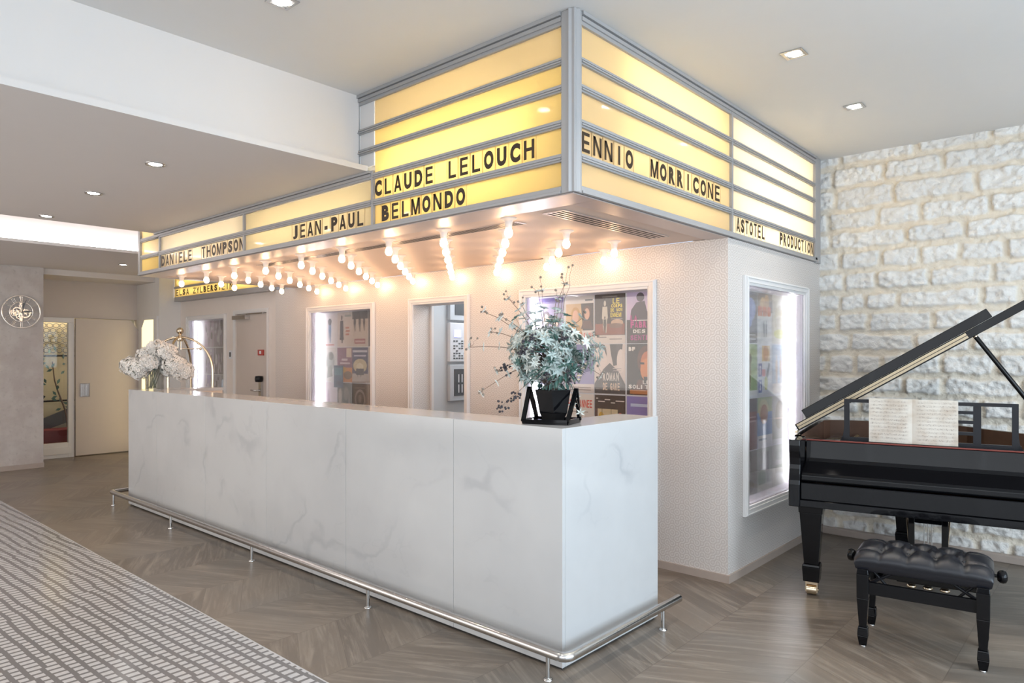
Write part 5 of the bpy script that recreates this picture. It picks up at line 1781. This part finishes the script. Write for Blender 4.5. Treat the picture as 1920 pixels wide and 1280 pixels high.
def cushion():
    nu, nv = 84, 56
    us = [math.sin(-PI / 2 + PI * i / nu) for i in range(nu + 1)]
    vs_ = [math.sin(-PI / 2 + PI * j / nv) for j in range(nv + 1)]
    btn = []
    for r, yv in enumerate((-0.52, 0.0, 0.52)):
        xs_ = (-0.60, -0.20, 0.20, 0.60) if r % 2 == 0 else (-0.40, 0.0, 0.40)
        btn += [(x_, yv) for x_ in xs_]
    creases = []
    for i, p in enumerate(btn):
        for q_ in btn[i + 1:]:
            if abs(p[1] - q_[1]) > 0.3 and abs(p[0] - q_[0]) < 0.25:
                creases.append((p, q_))
    for x_ in (-0.60, -0.20, 0.20, 0.60):
        creases.append(((x_, -0.52), (x_, -1.05)))
        creases.append(((x_, 0.52), (x_, 1.05)))
    for s_ in (-1, 1):
        creases += [((s_ * 0.60, 0.52), (s_ * 1.04, 0.52)), ((s_ * 0.60, -0.52), (s_ * 1.04, -0.52))]
    P = []
    for v in vs_:
        for u in us:
            e = (1 - abs(u) ** 5) ** 0.42 * (1 - abs(v) ** 4) ** 0.42 if abs(u) < 1 and abs(v) < 1 else 0.0
            bx_, by_ = u * SA, v * SB
            h = e
            dmp = 0.0
            for a, b in btn:
                d2 = ((u - a) * SA) ** 2 + ((v - b) * SB) ** 2
                dmp = max(dmp, 0.032 * math.exp(-d2 / 0.0004))
                dmp = max(dmp, 0.020 * math.exp(-d2 / 0.0022))
            cr = 0.0
            pu, pv = u * SA, v * SB
            for (a0, b0), (a1, b1) in creases:
                ax, ay, bx2, by2 = a0 * SA, b0 * SB, a1 * SA, b1 * SB
                dx, dy = bx2 - ax, by2 - ay
                t = max(0, min(1, ((pu - ax) * dx + (pv - ay) * dy) / (dx * dx + dy * dy)))
                d2 = (pu - ax - t * dx) ** 2 + (pv - ay - t * dy) ** 2
                cr = max(cr, 0.012 * math.exp(-d2 / 0.00006))
            bulge = 1 + 0.035 * (1 - (2 * h - 1) ** 2) if h < 1 else 1
            P.append((bx_ * bulge, by_ * bulge, SZ0 + 0.035 + (SZ1 - SZ0 - 0.035) * h - (dmp + cr) * min(1, h * 1.3)))
    m_ = nu + 1
    f = []
    for j in range(nv):
        for i in range(nu):
            q0 = j * m_ + i
            f.append((q0, q0 + 1, q0 + m_ + 1, q0 + m_))
    mb = MB().add(P, f, 0, True)
    # lower skirt
    ring = list(range(m_)) + [j * m_ + nu for j in range(1, nv + 1)] + [nv * m_ + i for i in range(nu - 1, -1, -1)] + [j * m_ for j in range(nv - 1, 0, -1)]
    up = [P[i] for i in ring]
    lo_ = [(x * 0.985, y * 0.985, SZ0 + 0.012) for x, y, z in up]
    lo2 = [(x * 0.93, y * 0.93, SZ0) for x, y, z in up]
    mb.ring_stack([up, lo_, lo2], 0, True, True, False)
    mb.add(lo2, [tuple(range(len(lo2)))], 0)
    return mb, btn


cmb, btn = cushion()
cu = part('cushion', cmb, M['leather'], bn, local=True)
for a, b in btn:
    part('button', MB().sphere((a * SA, b * SB, SZ1 - 0.022), 0.0075, 8, 5, sc=(1, 1, .5)), M['leather'], cu, local=True)
# apron and mechanism
LXB, LYB = 0.247, 0.160
mb = MB().box(-LXB, LXB, -LYB - 0.011, -LYB + 0.011, 0.262, 0.322)
mb.box(-LXB, LXB, LYB - 0.011, LYB + 0.011, 0.262, 0.322)
mb.box(-LXB - 0.011, -LXB + 0.011, -LYB, LYB, 0.262, 0.322)
mb.box(LXB - 0.011, LXB + 0.011, -LYB, LYB, 0.262, 0.322)
part('apron', mb, M['black_gloss'], bn, local=True, bevel=0.002)
for sx in (-1, 1):
    for sy in (-1, 1):
        mb = MB()
        mb.tube([(sx * 0.225, sy * 0.10, 0.30), (sx * 0.10, sy * 0.10, 0.378)], 0.009, 6)
        mb.tube([(sx * 0.225, sy * 0.10, 0.378), (sx * 0.15, sy * 0.10, 0.30)], 0.007, 6)
        part('scissor_arm', mb, M['black_satin'], bn, local=True)
    mb = MB()
    mb.tube([(sx * (SA - 0.03), 0, 0.402), (sx * (SA + 0.035), 0, 0.402)], 0.008, 8)
    kr = [(0.0, 0.0), (0.020, 0.002), (0.029, 0.012), (0.031, 0.024), (0.027, 0.036), (0.014, 0.042), (0.0, 0.043)]
    rings = [[(sx * (SA + 0.015 + z_), r_ * math.cos(a), 0.402 + r_ * math.sin(a)) for a in (2 * PI * k / 18 for k in range(18))] for r_, z_ in kr]
    mb.ring_stack(rings, 0, True, True, False)
    part('knob', mb, M['black_gloss'], bn, local=True)
for sx in (-1, 1):
    for sy in (-1, 1):
        x, y = sx * LXB, sy * LYB
        mb = MB()
        mb.taper((x, y, 0.385 if True else 0), 0.024, 0.024, (x, y, 0.36), 0.027, 0.027)
        mb.taper((x, y, 0.36), 0.027, 0.027, (x, y, 0.24), 0.026, 0.026)
        mb.taper((x, y, 0.24), 0.026, 0.026, (x, y, 0.098), 0.0165, 0.0165)
        mb.taper((x, y, 0.098), 0.020, 0.020, (x, y, 0.090), 0.022, 0.022)
        mb.taper((x, y, 0.090), 0.022, 0.022, (x, y, 0.055), 0.024, 0.024)
        mb.taper((x, y, 0.055), 0.024, 0.024, (x, y, 0.006), 0.016, 0.016)
        lg = part('leg', mb, M['black_gloss'], bn, local=True, bevel=0.0025)
        part('glide', MB().lathe([(0.013, 0.0), (0.014, 0.006), (0.0, 0.006)], (x, y, 0), 12), M['steel'], lg, local=True)

# ================================================================== PLANT ON THE COUNTER
pl = thing('potted_plant', 'silvery artificial plant with dark berries in a faceted black pot on the counter corner', 'plant', (-0.215, 0.205, HC))
px, py = -0.215, 0.205
hx = [(PI / 6 * 0.2 + 2 * PI * k / 6) for k in range(6)]


def hexring(r, z, tw=0.0, dx=0.0):
    return [(px + dx + r * math.cos(a + tw), py + r * math.sin(a + tw), z) for a in hx]


mb = MB().ring_stack([hexring(0.052, HC + 0.004), hexring(0.078, HC + 0.05, 0.05), hexring(0.100, HC + 0.165, 0.0), hexring(0.088, HC + 0.165), hexring(0.082, HC + 0.14)], 0, True, False, True)
part('pot', mb, M['black_gloss'], pl, bevel=0.002)
mb = MB()
# tilted open frame beside the pot: a flat base bar, two slanting bars
A_ = Vector((-0.285, 0.055, HC + 0.012))
B_ = Vector((-0.075, 0.135, HC + 0.012))
A2, B2 = A_ + Vector((-0.045, 0.16, 0)), B_ + Vector((-0.045, 0.16, 0))
T1 = Vector((-0.315, 0.14, HC + 0.175))
T2 = Vector((-0.095, 0.235, HC + 0.17))


def flat_bar(a, b, w_, h_):
    a, b = Vector(a), Vector(b)
    d = (b - a).normalized()
    s_ = d.cross(Vector((0, 0, 1))).normalized() * w_
    u_ = s_.cross(d).normalized() * h_
    mb.hexa([a - s_ - u_, a + s_ - u_, b + s_ - u_, b - s_ - u_, a - s_ + u_, a + s_ + u_, b + s_ + u_, b - s_ + u_])


flat_bar(A_, B_, 0.006, 0.012)
flat_bar(A2, B2, 0.006, 0.012)
flat_bar(A_, A2, 0.006, 0.012)
flat_bar(B_, B2, 0.006, 0.012)
flat_bar(A_, T1, 0.010, 0.006)
flat_bar(A2, T1, 0.010, 0.006)
flat_bar(B_, T2, 0.010, 0.006)
flat_bar(B2, T2, 0.010, 0.006)
part('stand', mb, M['black_gloss'], pl, label='open black metal stand round the pot')
rr = random.Random(42)
base = Vector((px, py, HC + 0.15))
ctr = Vector((px - 0.02, py - 0.005, HC + 0.355))
leafm = [MB(), MB(), MB()]
stemm = MB()
berrym, budm = [], MB()


def leaf(m_, p, d, ln, wd, up):
    d = d.normalized()
    s_ = d.cross(up)
    s_ = s_.normalized() if s_.length > 1e-4 else Vector((1, 0, 0))
    nrm = s_.cross(d)
    m_.add([p, p + d * ln * .45 + s_ * wd + nrm * .003, p + d * ln - nrm * ln * .12, p + d * ln * .45 - s_ * wd + nrm * .003, p + d * ln * .5 - nrm * 0.003], [(0, 1, 4), (1, 2, 4), (2, 3, 4), (3, 0, 4)])


def star(p, axis, r, mi):
    axis = axis.normalized()
    t1 = axis.orthogonal().normalized()
    t2 = axis.cross(t1)
    n_ = rr.choice([6, 7, 8])
    ph = rr.uniform(0, 2 * PI)
    for k in range(n_):
        a = ph + 2 * PI * k / n_
        d = t1 * math.cos(a) + t2 * math.sin(a) + axis * rr.uniform(.1, .5)
        leaf(leafm[mi], p, d, r * rr.uniform(.8, 1.1), r * .17, axis)


def twig(p0, p1, sag=0.02, r=0.0022, m_=None):
    p0, p1 = Vector(p0), Vector(p1)
    pts = []
    for k in range(6):
        t = k / 5
        q_ = p0.lerp(p1, t)
        q_.z += sag * math.sin(PI * t)
        pts.append(q_ + Vector((rr.uniform(-.006, .006), rr.uniform(-.006, .006), 0)))
    (m_ or stemm).tube(pts, [r * (1 - .5 * k / 5) for k in range(6)], 5)
    return pts


# image-right vector lies mostly along +x+y; the bush is wider than tall
FV = Vector((-0.666, 0.746, 0))
RVv = Vector((0.7457, 0.6663, 0))
for k in range(430):
    a, b = rr.uniform(0, 2 * PI), math.asin(rr.uniform(-.95, 1))
    R_ = rr.uniform(.25, 1.0) ** .45
    d = Vector((math.cos(a) * math.cos(b), math.sin(a) * math.cos(b), math.sin(b)))
    lx = d.x * (.285 if d.x < 0 else .235)
    lz = d.z * (.235 if d.z > 0 else .19)
    sh_ = 1 - .35 * max(0, -d.z)
    off = RVv * lx * sh_ + FV * d.y * .17 * sh_ + Vector((0, 0, lz))
    lump = 0.82 + 0.3 * math.sin(3.1 * a + 1.3) * math.cos(2.7 * b)
    p = ctr + Vector((0, 0, -.015)) + off * R_ * lump
    if rr.random() < .25:
        twig(base, p, .01, .0016)
    ax = RVv * d.x + FV * d.y + Vector((rr.uniform(-.5, .5), rr.uniform(-.5, .5), d.z + rr.uniform(-.2, .6)))
    cream = 0.55 if d.x < -.2 else 0.3
    star(p, ax, rr.uniform(.026, .048), 1 if rr.random() < cream else rr.choices([0, 2], [5, 1.0])[0])
for k in range(220):
    a, b = rr.uniform(0, 2 * PI), math.asin(rr.uniform(-1, .9))
    d = Vector((math.cos(a) * math.cos(b), math.sin(a) * math.cos(b), math.sin(b)))
    p = ctr + RVv * d.x * .14 + FV * d.y * .12 + Vector((0, 0, d.z * .13 - 0.05))
    leaf(leafm[2], p, d, rr.uniform(.03, .07), rr.uniform(.006, .014), Vector((0, 0, 1)))
RV = Vector((0.7457, 0.6663, 0))          # towards the right of the photo


def sp(u, v, dpt=0.0):
    """offset from the bush centre: u to the photo's right, v up, in metres"""
    return ctr + RV * u + Vector((0, 0, v)) + Vector((-0.666, 0.746, 0)) * dpt


spr = [(-.40, .02, 0), (-.33, .20, .03), (-.24, .17, -.02), (-.34, -.20, 0), (-.30, .10, .05), (.07, .34, 0), (-.06, .30, .04), (.04, .26, -.03), (-.20, .26, .02), (.26, -.12, 0), (.24, .08, .03), (-.27, -.10, .04), (.16, .16, 0), (-.14, .22, -.05)]
for u, v, dp in spr:
    tip = sp(u, v, dp)
    pts = twig(ctr + Vector((0, 0, -.05)), tip, .03, .0026)
    for q_ in pts[2:]:
        star(q_ + Vector((rr.uniform(-.012, .012), rr.uniform(-.012, .012), rr.uniform(-.012, .012))), (q_ - ctr), rr.uniform(.022, .036), rr.choice([1, 1, 0]))
    for j in range(4):
        e = tip + Vector((rr.uniform(-.03, .03), rr.uniform(-.03, .03), rr.uniform(-.015, .05)))
        twig(tip, e, 0, .001)
        budm.sphere(e, rr.uniform(.005, .007), 7, 5)
# long thin bare sprig on top
for u, v in ((-.045, .37), (.115, .43), (.095, .42)):
    e = sp(u, v)
    twig(sp(u * .5, .15), e, .0, .0014, stemm)
    budm.sphere(e, .0065, 7, 5)
# berry clusters
for u, v, dp in ((-.09, .06, -.16), (.06, .07, -.16), (-.12, .02, -.15), (-.17, -.22, -.02), (-.235, -.275, -.02), (-.03, -.13, -.12), (.10, -.12, -.10), (-.22, -.09, -.03), (-.14, .0, -.14)):
    c0 = sp(u, v, dp)
    twig(ctr + Vector((0, 0, -.06)), c0, .0, .0015)
    bm_ = MB()
    for j in range(17):
        q_ = c0 + Vector((rr.gauss(0, .014), rr.gauss(0, .014), rr.gauss(0, .017)))
        bm_.sphere(q_, rr.uniform(.0048, .0068), 8, 5)
    berrym.append(bm_)
# trailing pale sprig over the pot's right edge
for u, v in ((.13, -.22), (.15, -.30), (.11, -.26)):
    e = sp(u, v, -.05)
    twig(sp(.06, -.10, -.08), e, .03, .0016)
    star(e, Vector((.5, -.6, -.2)), .03, 1)
    budm.sphere(e + Vector((0, 0, -.012)), .007, 7, 5)
for mi, nm in enumerate(('leaf', 'leaf2', 'leaf3')):
    o = part('foliage', leafm[mi], M[nm], pl, fix=False, label=('silver green star leaves', 'pale cream star leaves', 'deep green leaves')[mi])
    o['kind'] = 'stuff'
part('stem', stemm, M['twig'], pl)['kind'] = 'stuff'
part('seed_buds', budm, M['bud'], pl)['kind'] = 'stuff'
for bm_ in berrym:
    part('berry_cluster', bm_, M['berry'], pl)['kind'] = 'stuff'

# ================================================================== HYDRANGEA VASE
vx, vy = -4.95, 0.125
vz = thing('flower_vase', 'glass vase of white hydrangeas on the far end of the counter', 'vase', (vx, vy, HC))
mb = MB().lathe([(0.075, 0.0), (0.08, 0.006), (0.085, 0.24), (0.080, 0.24), (0.076, 0.012), (0.0, 0.012)], (vx, vy, HC), 24)
part('glass_vase', mb, M['thin_glass'], vz)
rr = random.Random(8)
heads = [(-.225, .27, 0), (-.02, .30, -.05), (.0, .43, .05), (.12, .40, -.02), (.19, .28, .0), (.10, .25, .08), (-.10, .36, .08), (-.12, .24, -.06), (.24, .22, .06)]
for u, v, dp in heads:
    c0 = Vector((vx, vy, HC + v - 0.04)) + RV * u + Vector((-0.666, 0.746, 0)) * dp
    mb = MB()
    R0 = rr.uniform(.095, .115)
    for k in range(150):
        zz = 1 - 2 * (k + .5) / 150
        a = k * 2.39996
        d = Vector((math.cos(a) * math.sqrt(1 - zz * zz), math.sin(a) * math.sqrt(1 - zz * zz), zz))
        p = c0 + Vector((d.x, d.y, d.z * .82)) * R0 * rr.uniform(.86, 1.05)
        d = (d + Vector((rr.uniform(-.35, .35), rr.uniform(-.35, .35), rr.uniform(-.35, .35)))).normalized()
        t1 = d.orthogonal().normalized()
        t2 = d.cross(t1)
        ph = rr.uniform(0, PI)
        for j in range(4):
            aa = ph + j * PI / 2
            e1 = t1 * math.cos(aa) + t2 * math.sin(aa)
            e2 = t1 * -math.sin(aa) + t2 * math.cos(aa)
            s_ = .020
            mb.add([p, p + e1 * s_ * .7 + e2 * s_ * .5 + d * .004, p + e1 * s_ + d * rr.uniform(-.002, .006), p + e1 * s_ * .7 - e2 * s_ * .5 + d * .004], [(0, 1, 2, 3)])
    mb.sphere(c0, R0 * .74, 12, 8, 1, sc=(1, 1, .82))
    part('flower_head', mb, [M['petal'], M['petal_in']], vz, fix=False)
    foot = Vector((vx + rr.uniform(-.04, .04), vy + rr.uniform(-.04, .04), HC + 0.02))
    mid = Vector((vx + (c0.x - vx) * .25, vy + (c0.y - vy) * .25, HC + .2))
    part('stem', MB().tube([foot, mid, c0 - Vector((0, 0, .04))], 0.005, 6), M['stem'], vz)
mb = MB()
for k in range(8):
    a = rr.uniform(0, 2 * PI)
    p = Vector((vx, vy, HC + rr.uniform(.2, .26)))
    d = Vector((math.cos(a), math.sin(a), rr.uniform(-.2, .3)))
    leaf(mb, p, d, .12, .03, Vector((0, 0, 1)))
part('foliage', mb, M['leaf3'], vz, fix=False)

# ================================================================== CLOCK
ck = thing('wall_clock', 'round skeleton clock of polished metal on the plaster wall', 'clock', (-8.45, -0.134, 1.975))
CX, CYY, CZ = -8.45, -0.134, 1.975


def ring_x(r, w_, th, x, mat_name, nm):
    pr = [(r - w_ / 2, -th / 2), (r + w_ / 2, -th / 2), (r + w_ / 2, th / 2), (r - w_ / 2, th / 2)]
    n_ = 56
    mb = MB()
    rings = []
    for k in range(n_ + 1):
        a = 2 * PI * k / n_
        rings.append([(x + t, CYY + q_ * math.cos(a), CZ + q_ * math.sin(a)) for q_, t in pr])
    mb.ring_stack(rings, 0, True, True, False)
    return part(nm, mb, M[mat_name], ck)


ring_x(0.202, 0.018, 0.014, CX + 0.03, 'chrome', 'outer_ring')
ring_x(0.122, 0.012, 0.012, CX + 0.03, 'chrome', 'inner_ring')
roman = [2, 1, 2, 3, 3, 1, 2, 3, 4, 2, 2, 3]
for k in range(12):
    a = PI / 2 - 2 * PI * k / 12
    mb = MB()
    for j in range(roman[k]):
        da = (j - (roman[k] - 1) / 2) * 0.085
        p0 = (CX + 0.03, CYY + 0.128 * math.cos(a + da * 1.2), CZ + 0.128 * math.sin(a + da * 1.2))
        p1 = (CX + 0.03, CYY + 0.194 * math.cos(a + da), CZ + 0.194 * math.sin(a + da))
        mb.tube([p0, p1], 0.0032, 6)
    part('numeral', mb, M['chrome'], ck)


def gear(cy, cz, r, nt, x, spokes, nm='gear'):
    mb = MB()
    prof = []
    for k in range(nt * 2):
        a = 2 * PI * k / (nt * 2)
        q_ = r if k % 2 else r * .9
        prof.append((cy + q_ * math.cos(a), cz + q_ * math.sin(a)))
    inn_ = [(cy + r * .72 * math.cos(2 * PI * k / (nt * 2)), cz + r * .72 * math.sin(2 * PI * k / (nt * 2))) for k in range(nt * 2)]
    m_ = nt * 2
    vs = [(x, *p) for p in prof] + [(x, *p) for p in inn_] + [(x + .006, *p) for p in prof] + [(x + .006, *p) for p in inn_]
    f = []
    for i in range(m_):
        j = (i + 1) % m_
        f += [(i, j, m_ + j, m_ + i), (2 * m_ + i, 3 * m_ + i, 3 * m_ + j, 2 * m_ + j), (i, 2 * m_ + i, 2 * m_ + j, j), (m_ + i, m_ + j, 3 * m_ + j, 3 * m_ + i)]
    mb.add(vs, f)
    for k in range(spokes):
        a = 2 * PI * k / spokes + .3
        mb.tube([(x + .003, cy, cz), (x + .003, cy + r * .75 * math.cos(a), cz + r * .75 * math.sin(a))], .005, 6)
    mb.tube([(x - .012, cy, cz), (x + .012, cy, cz)], .012, 10)
    part(nm, mb, M['chrome'], ck)


gear(CYY - 0.045, CZ + 0.01, 0.050, 14, CX + 0.024, 4)
gear(CYY + 0.045, CZ - 0.02, 0.058, 16, CX + 0.016, 5)
gear(CYY - 0.02, CZ - 0.058, 0.036, 12, CX + 0.02, 4)
gear(CYY, CZ + 0.075, 0.026, 10, CX + 0.02, 3)
gear(CYY - 0.08, CZ - 0.03, 0.028, 10, CX + 0.03, 3)
mb = MB().box(CX + 0.008, CX + 0.014, CYY - 0.12, CYY + 0.12, CZ - 0.016, CZ + 0.016)
mb.box(CX + 0.008, CX + 0.014, CYY - 0.016, CYY + 0.016, CZ - 0.12, CZ + 0.12)
mb.box(CX, CX + 0.02, CYY - 0.02, CYY + 0.02, CZ + 0.17, CZ + 0.205)
part('bridge', mb, M['chrome'], ck)
mb = MB().prism([(CYY - 0.02, CZ - 0.004), (CYY + 0.07, CZ + 0.018), (CYY + 0.125, CZ + 0.006), (CYY + 0.06, CZ - 0.008)], lambda p, q_, t: (t, p, q_), CX + 0.041, CX + 0.044)
part('hand', mb, M['panel_dark'], ck, label='dark hour hand')
mb = MB().prism([(CYY + 0.008, CZ - 0.02), (CYY + 0.03, CZ + 0.08), (CYY + 0.055, CZ + 0.16), (CYY + 0.012, CZ + 0.085)], lambda p, q_, t: (t, p, q_), CX + 0.045, CX + 0.048)
part('hand', mb, M['panel_dark'], ck, label='dark minute hand')

# ================================================================== LUGGAGE CART
KX, KY = -6.63, 1.06
kc = thing('luggage_cart', 'brass birdcage luggage cart with ball finial behind the counter', 'luggage cart', (KX, KY, 0))
mb = MB().box(KX - 0.33, KX + 0.33, KY - 0.29, KY + 0.29, 0.17, 0.21)
part('platform', mb, M['red_dark'], kc, bevel=0.01)
for sx in (-1, 1):
    for sy in (-1, 1):
        x, y = KX + sx * 0.30, KY + sy * 0.26
        pts = [(x, y, 0.2), (x, y, 1.25)]
        for k in range(1, 9):
            a = PI / 2 * k / 8
            pts.append((KX + sx * 0.30 * math.cos(a), KY + sy * 0.26 * math.cos(a), 1.25 + 0.40 * math.sin(a)))
        part('pole', MB().tube(pts, 0.014, 10), M['brass'], kc)
        part('caster', MB().tube([(x - .02, y, 0.08), (x + .02, y, 0.08)], 0.08, 16), M['black_satin'], kc)
mb = MB().lathe([(0.030, 1.60), (0.036, 1.62), (0.036, 1.655), (0.020, 1.67), (0.014, 1.69)], (KX, KY, 0), 16)
mb.sphere((KX, KY, 1.725), 0.042, 16, 10)
part('finial', mb, M['brass'], kc)
mb = MB().tube([(KX - 0.02, KY + 0.02, 1.635), (KX - 0.02, KY + 0.02, 1.50)], 0.008, 8)
mb.tube([(KX - 0.01, KY - 0.02, 1.635), (KX - 0.01, KY - 0.02, 1.52)], 0.007, 8)
mb.tube([(KX - 0.02, KY + 0.02, 1.51), (KX + 0.16, KY + 0.16, 1.51)], 0.006, 8)
mb.sphere((KX + 0.17, KY + 0.17, 1.51), 0.018, 10, 6)
part('hanger_hook', mb, M['brass'], kc)
